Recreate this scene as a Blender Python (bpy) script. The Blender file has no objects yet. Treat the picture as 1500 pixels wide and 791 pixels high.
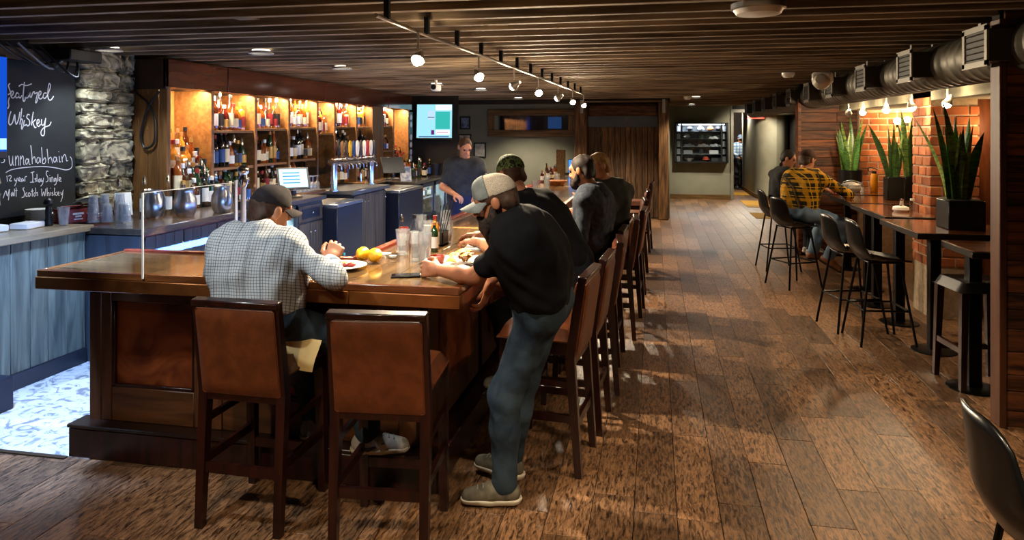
import bpy, bmesh, math, random
import numpy as np
from mathutils import Vector, Matrix, Quaternion
random.seed(7); RNG = np.random.default_rng(7)
SC = bpy.context.scene
COL = SC.collection
PI = math.pi
# ---------------------------------------------------------------- camera (level, shifted lens; yawed off the aisle)
cd = bpy.data.cameras.new('camera'); cam = bpy.data.objects.new('camera', cd); COL.objects.link(cam)
cam.location = (0, 0, 1.8)
cam.rotation_euler = (PI/2, 0, math.atan(210/1050))
cd.sensor_width = 36; cd.lens = 36*1050/1500
cd.shift_y = -200.5/1500; cd.clip_start = .05; cd.clip_end = 200
SC.camera = cam
# ---------------------------------------------------------------- world, exposure
SC.view_settings.view_transform = 'Standard'; SC.view_settings.look = 'None'
SC.view_settings.gamma = 1; SC.view_settings.use_curve_mapping = False
SC.view_settings.exposure = 0.9
w = bpy.data.worlds.new('world'); SC.world = w; w.use_nodes = True
w.node_tree.nodes['Background'].inputs[0].default_value = (1, .8, .62, 1)
w.node_tree.nodes['Background'].inputs[1].default_value = .016
SC.cycles.max_bounces = 7; SC.cycles.transparent_max_bounces = 14; SC.cycles.transmission_bounces = 7
SC.cycles.diffuse_bounces = 3; SC.cycles.glossy_bounces = 4
SC.cycles.caustics_reflective = False; SC.cycles.caustics_refractive = False
SC.cycles.sample_clamp_indirect = 3
# ---------------------------------------------------------------- lights
WARM, NEUT, COOL, BLUE = (1, .72, .42), (1, .88, .7), (.75, .86, 1), (.12, .32, 1)
def light(kind, name, loc, power, color, target=None, size=.05, size_y=None, angle=70, blend=.5):
    d = bpy.data.lights.new(name, kind); o = bpy.data.objects.new(name, d); COL.objects.link(o)
    o.location = loc; d.energy = power; d.color = color
    if kind == 'AREA':
        d.size = size
        if size_y: d.shape = 'RECTANGLE'; d.size_y = size_y
    else: d.shadow_soft_size = size
    if kind == 'SPOT': d.spot_size = math.radians(angle); d.spot_blend = blend
    if target is not None:
        o.rotation_euler = (Vector(target)-Vector(loc)).to_track_quat('-Z', 'Y').to_euler()
    return o
# the lamp heads on the track over the bar: (x, y, aim)
TRACK = [(-1.41, 4.15, (-1.55, 3.0, 1.0)), (-1.37, 5.5, (-.35, 4.5, .9)), (-1.32, 6.7, (-3.6, 7.6, 1)), (-1.27, 7.85, (-.3, 6.2, .8)),
         (-1.22, 9.1, (-3.6, 9.6, 1)), (-1.17, 10.3, (-.2, 8.6, .8)), (-1.12, 11.4, (.0, 10.4, .6))]
TRACK_P = [170, 190, 60, 170, 60, 140, 150]
for (x, y, t), p in zip(TRACK, TRACK_P):
    light('SPOT', 'track_and_fill_spot', (x, y, 2.18), p, (1, .8, .55), t, .035, angle=135, blend=.7)
    light('POINT', 'track_bulb', (x, y, 2.26), 24, (1, .8, .55), size=.04)
# the lamp heads on the track over the window side tables
TRACK2 = [(2.44, 9.9, (2.5, 11.2, 1.3)), (2.44, 9.25, (2.2, 8.9, .9)), (2.45, 8.4, (2.3, 7.9, .8)), (2.46, 7.65, (2.7, 7.5, 1)), (2.47, 6.8, (1.7, 6.7, .5))]
for (x, y, t), p in zip(TRACK2, [110, 90, 120, 60, 140]):
    light('SPOT', 'track_and_fill_spot', (x, y, 2.04), p, (1, .74, .45), t, .035, angle=140, blend=.7)
    light('POINT', 'track_bulb', (x, y, 2.12), 7, (1, .74, .45), size=.04)
# unseen room lamps near the camera; the rightmost is added to brighten the floor
for x, y, p in ((.5, 1.2, 85), (-1.4, .9, 75), (.9, 3.2, 45), (2.0, 1.3, 45)):
    light('SPOT', 'track_and_fill_spot', (x, y, 2.3), p, (1, .78, .52), (x-.1, y+.5, 0), .05, angle=112, blend=.6)
light('SPOT', 'downlight', (-2.3, 2.2, 2.45), 58, (.88, .94, 1), (-1.95, 3.2, 1.15), .05, angle=62, blend=.6)
light('SPOT', 'downlight', (-1.0, 2.4, 2.45), 60, (1, .9, .75), (-.95, 3.4, 1.3), .05, angle=58, blend=.6)
# recessed downlights; the last is added to brighten the barn partition
CANS = [(-3.4, 5.75, COOL, 70), (-3.35, 7.3, NEUT, 60), (-4.55, 5.3, COOL, 34), (-3.15, 10.1, NEUT, 60), (-2.8, 11.4, NEUT, 50),
        (-2.75, 14.4, NEUT, 170), (.8, 14.8, NEUT, 110), (.9, 18.6, (1, .9, .72), 190), (-.7, 13.6, NEUT, 130)]
for x, y, c, p in CANS:
    light('SPOT', 'downlight', (x, y, 2.47), p, c, (x, y, 0), .05, angle=120, blend=.6)
# warm strips under the soffit of the back bar, one to a bay
BAYS = [6.06, 6.74, 7.57, 8.34, 9.12, 9.66, 10.43, 11.06, 11.54, 12.03, 12.82]
for i in range(len(BAYS)-1):
    if i == 7: continue
    a, b = BAYS[i], BAYS[i+1]
    light('AREA', 'shelf_strip', (-4.62, (a+b)/2, 2.235), 15*(b-a)/.7, (1, .7, .42), (-4.8, (a+b)/2, 1.4), b-a-.1, .05)
# blue strips under the inner edge of the bar top and the white glow of the fridges
light('AREA', 'blue_strip', (-1.78, 8.2, .98), 42, BLUE, (-3.9, 8.2, .45), 8, .05)
light('AREA', 'blue_strip', (-2.4, 3.94, .98), 20, (.3, .5, 1), (-3.0, 4.6, 0), 1.3, .05)
light('SPOT', 'blue_lamp', (-3.55, 3.2, 2.4), 420, (.36, .55, 1), (-3.9, 4.0, 0), .1, angle=75, blend=.6)
light('AREA', 'fridge_glow', (-4.1, 7.08, .9), 5, (.75, .95, 1), (-4.3, 7.08, .5), .35, .1)
light('AREA', 'fridge_glow', (-4.1, 12.4, .88), 9, (.75, .95, 1), (-4.3, 12.4, .4), .9, .1)
# trophy case, hallway, sconces
light('AREA', 'case_strip', (1.2, 19.98, 2.03), 40, (.85, .93, 1), (1.2, 20.0, 1), 1.1, .06)
light('SPOT', 'hall_lamp', (2.7, 22.4, 2.4), 160, NEUT, (2.6, 21.5, 0), .08, angle=130)
light('SPOT', 'hall_lamp', (2.5, 18.9, 2.4), 110, NEUT, (2.95, 20.4, .9), .08, angle=120)
light('SPOT', 'hall_lamp', (2.5, 23.7, 2.4), 120, NEUT, (2.8, 25.6, 1.2), .08, angle=110)
# ---------------------------------------------------------------- helpers
def S(h):
    v = [int(h[i:i+2], 16)/255 for i in (0, 2, 4)]
    return tuple(c/12.92 if c <= .04045 else ((c+.055)/1.055)**2.4 for c in v)
_M = {}
def mat(name, c, c2=None, rough=.5, metal=0, sc=(1, 1, 1), ns=6, bump=0, bs=None, rnd=.0, coat=0, trans=0, ior=1.45, emit=0, spec=.5, det=4, dist=.3, lo=.35, hi=.65, isl=False, r2=None, alpha=1, nr=.5):
    """Principled material: two colours mixed by stretched noise, a value shift for every object, bump."""
    if name in _M: return _M[name]
    m = bpy.data.materials.new(name); _M[name] = m; m.use_nodes = True
    N, Lk = m.node_tree.nodes, m.node_tree.links
    b = N['Principled BSDF']
    if isinstance(c, str): c = S(c)
    if isinstance(c2, str): c2 = S(c2)
    b.inputs['Base Color'].default_value = (*c, 1); b.inputs['Roughness'].default_value = rough
    b.inputs['Metallic'].default_value = metal; b.inputs['Coat Weight'].default_value = coat; b.inputs['Coat Roughness'].default_value = .12
    b.inputs['Transmission Weight'].default_value = trans; b.inputs['IOR'].default_value = ior
    b.inputs['Specular IOR Level'].default_value = spec; b.inputs['Alpha'].default_value = alpha
    if emit: b.inputs['Emission Color'].default_value = (*c, 1); b.inputs['Emission Strength'].default_value = emit
    if c2 is None and not bump: 
        if not rnd: return m
    tc = N.new('ShaderNodeTexCoord'); oi = N.new('ShaderNodeObjectInfo')
    rn = oi.outputs['Random']
    if isl: g = N.new('ShaderNodeNewGeometry'); rn = g.outputs['Random Per Island']
    off = N.new('ShaderNodeVectorMath'); off.operation = 'SCALE'; off.inputs[0].default_value = (31, 17, 23)
    Lk.new(rn, off.inputs['Scale'])
    mp = N.new('ShaderNodeMapping'); mp.inputs['Scale'].default_value = sc
    Lk.new(tc.outputs['Object'], mp.inputs['Vector'])
    ad = N.new('ShaderNodeVectorMath'); Lk.new(mp.outputs[0], ad.inputs[0]); Lk.new(off.outputs[0], ad.inputs[1])
    nz = N.new('ShaderNodeTexNoise'); nz.inputs['Scale'].default_value = ns; nz.inputs['Detail'].default_value = det; nz.inputs['Distortion'].default_value = dist; nz.inputs['Roughness'].default_value = nr
    Lk.new(ad.outputs[0], nz.inputs['Vector'])
    out = None
    if c2 is not None:
        r = N.new('ShaderNodeValToRGB'); r.color_ramp.elements[0].position = lo; r.color_ramp.elements[1].position = hi
        r.color_ramp.elements[0].color = (*c, 1); r.color_ramp.elements[1].color = (*c2, 1)
        Lk.new(nz.outputs['Fac'], r.inputs['Fac']); out = r.outputs['Color']
    if rnd:
        hs = N.new('ShaderNodeHueSaturation'); mr = N.new('ShaderNodeMapRange')
        mr.inputs['To Min'].default_value = 1-rnd; mr.inputs['To Max'].default_value = 1+rnd
        Lk.new(rn, mr.inputs['Value']); Lk.new(mr.outputs[0], hs.inputs['Value'])
        if out: Lk.new(out, hs.inputs['Color'])
        else: hs.inputs['Color'].default_value = (*c, 1)
        out = hs.outputs['Color']
    if out: Lk.new(out, b.inputs['Base Color'])
    if r2 is not None:
        mr = N.new('ShaderNodeMapRange'); mr.inputs['To Min'].default_value = rough; mr.inputs['To Max'].default_value = r2
        Lk.new(nz.outputs['Fac'], mr.inputs['Value']); Lk.new(mr.outputs[0], b.inputs['Roughness'])
    if bump:
        bp = N.new('ShaderNodeBump'); bp.inputs['Strength'].default_value = bump; bp.inputs['Distance'].default_value = .02
        src = nz.outputs['Fac']
        if bs:
            n2 = N.new('ShaderNodeTexNoise'); n2.inputs['Scale'].default_value = bs; n2.inputs['Detail'].default_value = 3
            Lk.new(ad.outputs[0], n2.inputs['Vector']); src = n2.outputs['Fac']
        Lk.new(src, bp.inputs['Height']); Lk.new(bp.outputs[0], b.inputs['Normal'])
    return m
def glow(name, c, s):
    if name in _M: return _M[name]
    m = bpy.data.materials.new(name); _M[name] = m; m.use_nodes = True
    N = m.node_tree.nodes; N.remove(N['Principled BSDF']); e = N.new('ShaderNodeEmission')
    e.inputs[0].default_value = (*(S(c) if isinstance(c, str) else c), 1); e.inputs[1].default_value = s
    m.node_tree.links.new(e.outputs[0], N['Material Output'].inputs['Surface']); return m
def grid_mat(name, base, lines, rough=.85):
    """Woven check: base colour noise and bands given as (axis, period, width, offset, colour, strength)."""
    m = bpy.data.materials.new(name); m.use_nodes = True
    N, Lk = m.node_tree.nodes, m.node_tree.links; b = N['Principled BSDF']; b.inputs['Roughness'].default_value = rough
    b.inputs['Specular IOR Level'].default_value = .2
    tc = N.new('ShaderNodeTexCoord'); nz = N.new('ShaderNodeTexNoise'); nz.inputs['Scale'].default_value = 3
    Lk.new(tc.outputs['Object'], nz.inputs['Vector'])
    wv = N.new('ShaderNodeVectorMath'); wv.operation = 'MULTIPLY_ADD'; wv.inputs[1].default_value = (.05, .05, .05)
    Lk.new(nz.outputs['Color'], wv.inputs[0]); Lk.new(tc.outputs['Object'], wv.inputs[2])
    sep = N.new('ShaderNodeSeparateXYZ'); Lk.new(wv.outputs[0], sep.inputs[0])
    cur = None
    for ax, per, wid, offs, col, st in lines:
        if isinstance(ax, tuple):
            dt = N.new('ShaderNodeVectorMath'); dt.operation = 'DOT_PRODUCT'; dt.inputs[1].default_value = ax
            Lk.new(wv.outputs[0], dt.inputs[0]); src = dt.outputs['Value']
        else: src = sep.outputs[ax]
        a = N.new('ShaderNodeMath'); a.operation = 'MULTIPLY_ADD'; a.inputs[1].default_value = 1/per; a.inputs[2].default_value = offs+50; Lk.new(src, a.inputs[0])
        fr = N.new('ShaderNodeMath'); fr.operation = 'FRACT'; Lk.new(a.outputs[0], fr.inputs[0])
        lt = N.new('ShaderNodeMath'); lt.operation = 'LESS_THAN'; lt.inputs[1].default_value = wid; Lk.new(fr.outputs[0], lt.inputs[0])
        ml = N.new('ShaderNodeMath'); ml.operation = 'MULTIPLY'; ml.inputs[1].default_value = st; Lk.new(lt.outputs[0], ml.inputs[0])
        mx = N.new('ShaderNodeMix'); mx.data_type = 'RGBA'; Lk.new(ml.outputs[0], mx.inputs['Factor'])
        if cur: Lk.new(cur, mx.inputs['A'])
        else: mx.inputs['A'].default_value = (*S(base), 1)
        mx.inputs['B'].default_value = (*S(col), 1); cur = mx.outputs['Result']
    Lk.new(cur, b.inputs['Base Color']); return m

class MB:
    def __init__(s): s.v, s.f, s.m = [], [], []
    def add(s, v, f, m=0):
        n = len(s.v); s.v += [tuple(map(float, p)) for p in v]
        for q in f: s.f.append(tuple(n+i for i in q)); s.m.append(m)
        return s
    def box(s, c, d, m=0, ch=0, rz=0, R=None):
        hx, hy, hz = d[0]/2, d[1]/2, d[2]/2
        if ch <= 0:
            v = [(x, y, z) for x in (-hx, hx) for y in (-hy, hy) for z in (-hz, hz)]
            f = [(0, 1, 3, 2), (4, 6, 7, 5), (0, 4, 5, 1), (2, 3, 7, 6), (0, 2, 6, 4), (1, 5, 7, 3)]
        else:
            ch = min(ch, hx*.98, hy*.98, hz*.98); v = []; ix = {}
            for a in (-1, 1):
                for b in (-1, 1):
                    for e in (-1, 1):
                        for k in range(3):
                            p = [a*hx, b*hy, e*hz]
                            for q in range(3):
                                if q != k: p[q] -= (a, b, e)[q]*ch
                            ix[(a, b, e, k)] = len(v); v.append(tuple(p))
            f = []
            for k in range(3):
                o = [q for q in range(3) if q != k]
                for sg in (-1, 1):
                    q4 = []
                    for t in ((-1, -1), (1, -1), (1, 1), (-1, 1)):
                        sgn = [0, 0, 0]; sgn[k] = sg; sgn[o[0]], sgn[o[1]] = t; q4.append(ix[(*sgn, k)])
                    fl = (sg > 0) != (k == 1)
                    f.append(tuple(q4 if fl else q4[::-1]))
            for k in range(3):   # edges along axis k
                o = [q for q in range(3) if q != k]
                for t0 in (-1, 1):
                    for t1 in (-1, 1):
                        def id(sk, face):
                            sgn = [0, 0, 0]; sgn[k] = sk; sgn[o[0]], sgn[o[1]] = t0, t1; return ix[(*sgn, face)]
                        q4 = [id(-1, o[0]), id(1, o[0]), id(1, o[1]), id(-1, o[1])]
                        f.append(tuple(q4 if (t0*t1 > 0) != (k == 1) else q4[::-1]))
            for a in (-1, 1):
                for b in (-1, 1):
                    for e in (-1, 1):
                        t = [ix[(a, b, e, 0)], ix[(a, b, e, 1)], ix[(a, b, e, 2)]]
                        f.append(tuple(t if a*b*e > 0 else t[::-1]))
        M = R if R is not None else (Matrix.Rotation(rz, 3, 'Z') if rz else None)
        C = Vector(c)
        if M is not None: v = [tuple(M @ Vector(p)+C) for p in v]
        else: v = [(p[0]+c[0], p[1]+c[1], p[2]+c[2]) for p in v]
        return s.add(v, f, m)
    def bx(s, x0, x1, y0, y1, z0, z1, m=0, ch=0):
        return s.box(((x0+x1)/2, (y0+y1)/2, (z0+z1)/2), (abs(x1-x0), abs(y1-y0), abs(z1-z0)), m, ch)
    def bar(s, p0, p1, w, d, m=0, ch=0, w1=None, d1=None, up=(0, 0, 1)):
        """Square bar from p0 to p1, tapering to w1 x d1."""
        p0, p1 = Vector(p0), Vector(p1); t = (p1-p0).normalized(); u = Vector(up)
        if abs(t.dot(u)) > .95: u = Vector((1, 0, 0)) if up == (0, 0, 1) else Vector((0, 0, 1))
        if abs(t.z) > .7: u = Vector((0, 1, 0))
        a = t.cross(u).normalized(); b = a.cross(t).normalized(); w1 = w if w1 is None else w1; d1 = d if d1 is None else d1
        v = []
        for P, ww, dd in ((p0, w, d), (p1, w1, d1)):
            for sx, sy in ((-1, -1), (1, -1), (1, 1), (-1, 1)): v.append(P+a*sx*ww/2+b*sy*dd/2)
        return s.add(v, [(0, 1, 2, 3), (7, 6, 5, 4), (0, 4, 5, 1), (1, 5, 6, 2), (2, 6, 7, 3), (3, 7, 4, 0)], m)
    def lathe(s, prof, o=(0, 0, 0), n=16, m=0, cap=True, R=None):
        v, f = [], []; k = len(prof)
        for i in range(n):
            a = 2*PI*i/n; ca, sa = math.cos(a), math.sin(a)
            for r, z in prof: v.append((r*ca, r*sa, z))
        for i in range(n):
            j = (i+1) % n
            for q in range(k-1): f.append((i*k+q, j*k+q, j*k+q+1, i*k+q+1))
        if cap:
            if prof[0][0] > 1e-5: f.append(tuple(i*k for i in range(n))[::-1])
            if prof[-1][0] > 1e-5: f.append(tuple(i*k+k-1 for i in range(n)))
        if R is not None: v = [R @ Vector(p) for p in v]
        v = [(p[0]+o[0], p[1]+o[1], p[2]+o[2]) for p in v]
        return s.add(v, f, m)
    def cyl(s, p0, p1, r, r1=None, n=12, m=0):
        p0, p1 = Vector(p0), Vector(p1); L = (p1-p0).length; r1 = r if r1 is None else r1
        R = Vector((0, 0, 1)).rotation_difference(p1-p0).to_matrix()
        return s.lathe([(r, 0), (r1, L)], p0, n, m, True, R)
    def ball(s, c, r, n=12, k=8, m=0, sz=1):
        return s.lathe([(max(1e-6, r*math.sin(PI*i/k)), -r*sz*math.cos(PI*i/k)) for i in range(k+1)], c, n, m, False)
    def tube(s, pts, r, n=8, m=0, closed=False):
        pts = [Vector(p) for p in pts]; k = len(pts); rs = r if isinstance(r, (list, tuple)) else [r]*k
        v, f = [], []; a = None
        for i, p in enumerate(pts):
            if closed: t = pts[(i+1) % k]-pts[i-1]
            else: t = pts[min(i+1, k-1)]-pts[max(i-1, 0)]
            t = t.normalized() if t.length > 1e-9 else Vector((0, 0, 1))
            if a is None: a = t.orthogonal().normalized()
            a = (a-t*a.dot(t)); a = a.normalized() if a.length > 1e-6 else t.orthogonal().normalized()
            b = t.cross(a)
            for j in range(n):
                q = 2*PI*j/n; v.append(p+(a*math.cos(q)+b*math.sin(q))*rs[i])
        for i in range(k if closed else k-1):
            i2 = (i+1) % k
            for j in range(n): f.append((i*n+j, i*n+(j+1) % n, i2*n+(j+1) % n, i2*n+j))
        if not closed: f.append(tuple(range(n))[::-1]); f.append(tuple((k-1)*n+j for j in range(n)))
        return s.add(v, f, m)
    def prism(s, poly, z0, z1, m=0):
        k = len(poly); v = [(x, y, z0) for x, y in poly]+[(x, y, z1) for x, y in poly]
        return s.add(v, [tuple(range(k))[::-1], tuple(range(k, 2*k))]+[(i, (i+1) % k, k+(i+1) % k, k+i) for i in range(k)], m)
    def grid(s, fn, nu, nv, m=0):
        v = [fn(i/nu, j/nv) for i in range(nu+1) for j in range(nv+1)]
        return s.add(v, [(i*(nv+1)+j, (i+1)*(nv+1)+j, (i+1)*(nv+1)+j+1, i*(nv+1)+j+1) for i in range(nu) for j in range(nv)], m)
    def mesh(s, name, mats, ang=40):
        me = bpy.data.meshes.new(name); me.from_pydata(s.v, [], s.f)
        for x in (mats if isinstance(mats, (list, tuple)) else [mats]): me.materials.append(x)
        if len(me.materials) > 1: me.polygons.foreach_set('material_index', s.m)
        me.polygons.foreach_set('use_smooth', [True]*len(s.f)); me.update()
        b = bmesh.new(); b.from_mesh(me); bmesh.ops.recalc_face_normals(b, faces=b.faces); b.to_mesh(me); b.free()
        me.set_sharp_from_angle(angle=math.radians(ang))
        return me
    def build(s, name, mats, parent=None, loc=(0, 0, 0), rz=0, label=None, ang=40, kind=None):
        return put(s.mesh(name, mats, ang), name, parent, loc, rz, label, kind)
def put(me, name, parent=None, loc=(0, 0, 0), rz=0, label=None, kind=None):
    o = bpy.data.objects.new(name, me); COL.objects.link(o); o.location = loc
    o.rotation_euler = rz if isinstance(rz, (tuple, list)) else (0, 0, rz)
    if parent: o.parent = parent
    if label: o['label'] = label
    if kind: o['kind'] = kind
    return o
def tag(o, label, cat, group=None):
    o['label'] = label; o['category'] = cat
    if group: o['group'] = group
    return o
def thing(name, label, cat, loc=(0, 0, 0), rz=0, group=None):
    o = bpy.data.objects.new(name, None); COL.objects.link(o); o.location = loc
    o.rotation_euler = rz if isinstance(rz, (tuple, list)) else (0, 0, rz); o.empty_display_size = .1
    return tag(o, label, cat, group)
KIDS = {}
def copy_tree(o, loc=None, rz=None, label=None, parent=None, group=None):
    c = o.copy(); COL.objects.link(c)
    if parent: c.parent = parent
    if loc is not None: c.location = loc
    if rz is not None: c.rotation_euler = rz if isinstance(rz, (tuple, list)) else (0, 0, rz)
    if label: c['label'] = label
    if group: c['group'] = group
    for ch in list(o.children): copy_tree(ch, parent=c)
    return c
def struct(o): o['kind'] = 'structure'; return o
# shared materials
BLK = mat('black_metal', '0b0b0c', rough=.4, metal=.6)
BLKP = mat('black_plastic', '0a0a0b', rough=.45)
CHROME = mat('chrome', 'd9dadb', rough=.16, metal=1)
STEEL = mat('brushed_steel', 'b9bcc0', rough=.28, metal=1)
WHITE = mat('white_china', 'e9e6dd', rough=.3)
PAPER = mat('white_paper', 'e8e6e0', rough=.8)
DKWOOD = mat('dark_stained_wood', '1a0906', '2e100a', rough=.32, sc=(1, 1, .12), ns=30, coat=.25)
BARWOOD = mat('bar_side_wood', '38200f', '5a351b', rough=.42, sc=(1, 1, .1), ns=24, rnd=.2)
BARWOODX = mat('bar_rail_wood', '3c220f', '60391c', rough=.42, sc=(.1, 1, 1), ns=24, rnd=.15)
LEATHER = mat('brown_leather', '552a13', '683519', rough=.4, ns=14, bump=.12, bs=260, coat=.08)
COPPER = mat('aged_copper', '643619', '98602f', rough=.32, metal=.65, ns=5, det=6, lo=.3, hi=.72, r2=.5)
def glass_mat(name, tint=(1, 1, 1), a=.18, rough=.03, base=.05, df=0):
    """Thin clear glass: mostly transparent with a fresnel reflection, so the light passes."""
    if name in _M: return _M[name]
    m = bpy.data.materials.new(name); _M[name] = m; m.use_nodes = True
    N, Lk = m.node_tree.nodes, m.node_tree.links; N.remove(N['Principled BSDF'])
    t = N.new('ShaderNodeBsdfTransparent'); t.inputs[0].default_value = (*tint, 1)
    g = N.new('ShaderNodeBsdfGlossy'); g.inputs['Roughness'].default_value = rough
    lw = N.new('ShaderNodeLayerWeight'); lw.inputs['Blend'].default_value = .5
    pw = N.new('ShaderNodeMath'); pw.operation = 'POWER'; pw.inputs[1].default_value = 3; Lk.new(lw.outputs['Facing'], pw.inputs[0])
    ma = N.new('ShaderNodeMath'); ma.operation = 'MULTIPLY_ADD'; ma.inputs[1].default_value = a*2; ma.inputs[2].default_value = base; Lk.new(pw.outputs[0], ma.inputs[0])
    mx = N.new('ShaderNodeMixShader'); Lk.new(ma.outputs[0], mx.inputs[0]); Lk.new(t.outputs[0], mx.inputs[1]); Lk.new(g.outputs[0], mx.inputs[2])
    out = mx.outputs[0]
    if df:
        d_ = N.new('ShaderNodeBsdfDiffuse'); d_.inputs[0].default_value = (.85, .9, .95, 1); m2 = N.new('ShaderNodeMixShader'); m2.inputs[0].default_value = df
        Lk.new(out, m2.inputs[1]); Lk.new(d_.outputs[0], m2.inputs[2]); out = m2.outputs[0]
    Lk.new(out, N['Material Output'].inputs['Surface']); return m
GLASS = glass_mat('clear_glass', (.92, .94, .95), .45, .05, .11)
WARE = glass_mat('glassware', (.92, .94, .95), .5, .04, .12, .13)
ACRYL = glass_mat('clear_acrylic', (.95, .96, .97), .12)
# ================================================================= SETTING
FLOORM = mat('distressed_plank', '2a190f', '8e6949', rough=.28, sc=(40, 7.5, 1), ns=1.8, det=14, dist=.7, lo=.385, hi=.585, nr=.68, rnd=.44, r2=.5, bump=.2, spec=.55)
FLOORI = mat('distressed_plank_far', '2a190f', '8e6949', rough=.28, sc=(40, 7.5, 1), ns=1.8, det=14, dist=.7, lo=.385, hi=.585, nr=.68, rnd=.44, r2=.5, bump=.2, isl=True, spec=.55)
SUB = mat('subfloor', '120b07', rough=.8)
fl = struct(MB().bx(-6, 5.5, -1, 30, -.2, -.006).build('floor', SUB))
PW, PL = .2, .95
pm = MB().box((0, 0, -.004), (PW-.003, PL-.003, .008), ch=.0015).mesh('floor_plank', FLOORM)
near, far = [], MB()
for i in range(-24, 25):
    x = i*PW; st = random.uniform(0, PL)
    for j in range(-1, 25):
        y = j*PL+st
        if x < -1.75 and y > 4.05: continue
        if not (-6 < x < 5): continue
        d = .196*-x+.981*y; xc = .981*x+.196*y
        if d < .7 or abs(xc) > d*.78+2.2 or d < 2.2 and False: continue
        if abs(xc) < d*.76+.3 and d < 7.1 and 195+1890/d < 980 and not (-3.1 < x < -1.05 and 3.62 < y < 12): near.append((d, x, y))
        else: far.box((x, y, -.004), (PW-.003, PL-.003, .008))
near.sort()
for k, (d, x, y) in enumerate(near):
    if k < 300: put(pm, 'floor_plank', fl, (x, y, 0))
    else: far.box((x, y, -.004), (PW-.003, PL-.003, .008))
far.build('floor_planking', FLOORI, fl, kind='stuff')
# worn vinyl behind the bar
VINYL = mat('worn_vinyl', '7d8288', 'c9cccf', rough=.4, ns=9, det=8, dist=2.2, lo=.38, hi=.5, bump=.3)
MB().bx(-4.5, -3.06, 3.42, 5.2, 0, .006).bx(-4.3, -1.6, 3.6, 13.4, 0, .005).build('floor_sheet', VINYL, fl)
MB().bx(-4.5, -3.2, 3.39, 3.42, .0, .008).build('threshold', mat('threshold_metal', '4a3a2a', rough=.4, metal=.6), fl)
# ceiling: dark deck with joists across the aisle
DECK = mat('ceiling_deck', '17110c', '241a12', rough=.9, ns=4)
ce = struct(MB().bx(-6, 5.5, -1, 30, 2.72, 2.8).build('ceiling', DECK))
SLAT = mat('ceiling_slat', '57452f', 'a58e70', rough=.75, sc=(.25, 6, 3), ns=5, det=6, rnd=.28, bump=.3)
sm = MB().box((-.9, 0, 0), (8.4, .055, .15), ch=.003).mesh('ceiling_slat', SLAT)
sm2 = MB().box((0, 0, 0), (.14, .27, .05)).mesh('spacer_block', SLAT)
y = 2.35; k = 0
while y < 15.4:
    put(sm, 'ceiling_slat', ce, (random.uniform(-.05, .05), y, 2.6+random.uniform(-.006, .006)), (random.uniform(-.02, .02), 0, random.uniform(-.002, .002)))
    if k % 2 == 0 and y < 8: put(sm2, 'spacer_block', ce, (random.uniform(-3.6, 2), y+.145, 2.58))
    y += .29; k += 1
while y < 26:
    put(sm, 'ceiling_slat', ce, (0, y, 2.6)); y += .58
# ---- walls
PAINT = mat('grey_green_paint', '6f6d5c', '777562', rough=.75, ns=3)
DARKP = mat('dark_paint', '1c1a18', rough=.8)
struct(MB().bx(-5.15, -5.0, -1, 15.8, 0, 2.75).build('wall_left', DARKP))
PWH = mat('pale_hall_paint', '8f8d78', 'a09d88', rough=.65, ns=2)
# back wall behind the bar with the pass-through window in it
def wall_hole(name, y, t, x0, x1, z0, z1, hx0, hx1, hz0, hz1, m):
    b = MB().bx(x0, hx0, y, y+t, z0, z1).bx(hx1, x1, y, y+t, z0, z1).bx(hx0, hx1, y, y+t, z0, hz0).bx(hx0, hx1, y, y+t, hz1, z1)
    return struct(b.build(name, m))
wall_hole('wall_back', 15.6, .15, -5.2, -1.55, 0, 2.75, -3.43, -1.86, 1.86, 2.2, PAINT)
FRAMEW = mat('rough_frame_wood', '4f3516', '7d5a2b', rough=.6, sc=(.3, 4, 4), ns=7, rnd=.1, bump=.2)
FRAMEV = mat('rough_frame_wood_upright', '4f3516', '7d5a2b', rough=.6, sc=(4, 4, .3), ns=7, rnd=.1, bump=.2)
wi = MB().bx(-3.5, -1.8, 15.92, 15.95, 1.8, 2.3).build('window_1', mat('dark_room', '0d0b09', rough=.7)); struct(wi)
for nm, a in (('window_sill', (-3.66, -1.72, 15.53, 15.66, 1.72, 1.87)), ('window_head', (-3.66, -1.72, 15.53, 15.66, 2.19, 2.32))):
    MB().bx(*a, ch=.008).build(nm, FRAMEW, wi)
for x in (-3.66, -1.86): MB().bx(x, x+.14, 15.53, 15.66, 1.87, 2.19, ch=.008).build('window_jamb', FRAMEV, wi)
MB().bx(-3.52, -1.86, 15.7, 15.72, 1.87, 2.19).build('window_pane', GLASS, wi)
SLATD = mat('dim_room_board', '3a2413', '5b3a1e', rough=.6, ns=5, sc=(3, 1, .4), rnd=.3)
bm_ = MB().bx(-.075, .075, 0, .02, 1.87, 2.19).mesh('room_board', SLATD)
for i in range(7): put(bm_, 'room_board', wi, (-3.15+i*.16, 15.86, 0))
MB().bx(-2.35, -2.05, 15.84, 15.86, 1.9, 2.16).build('room_screen', glow('dim_blue_screen', '1c3a66', .6), wi)
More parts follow.
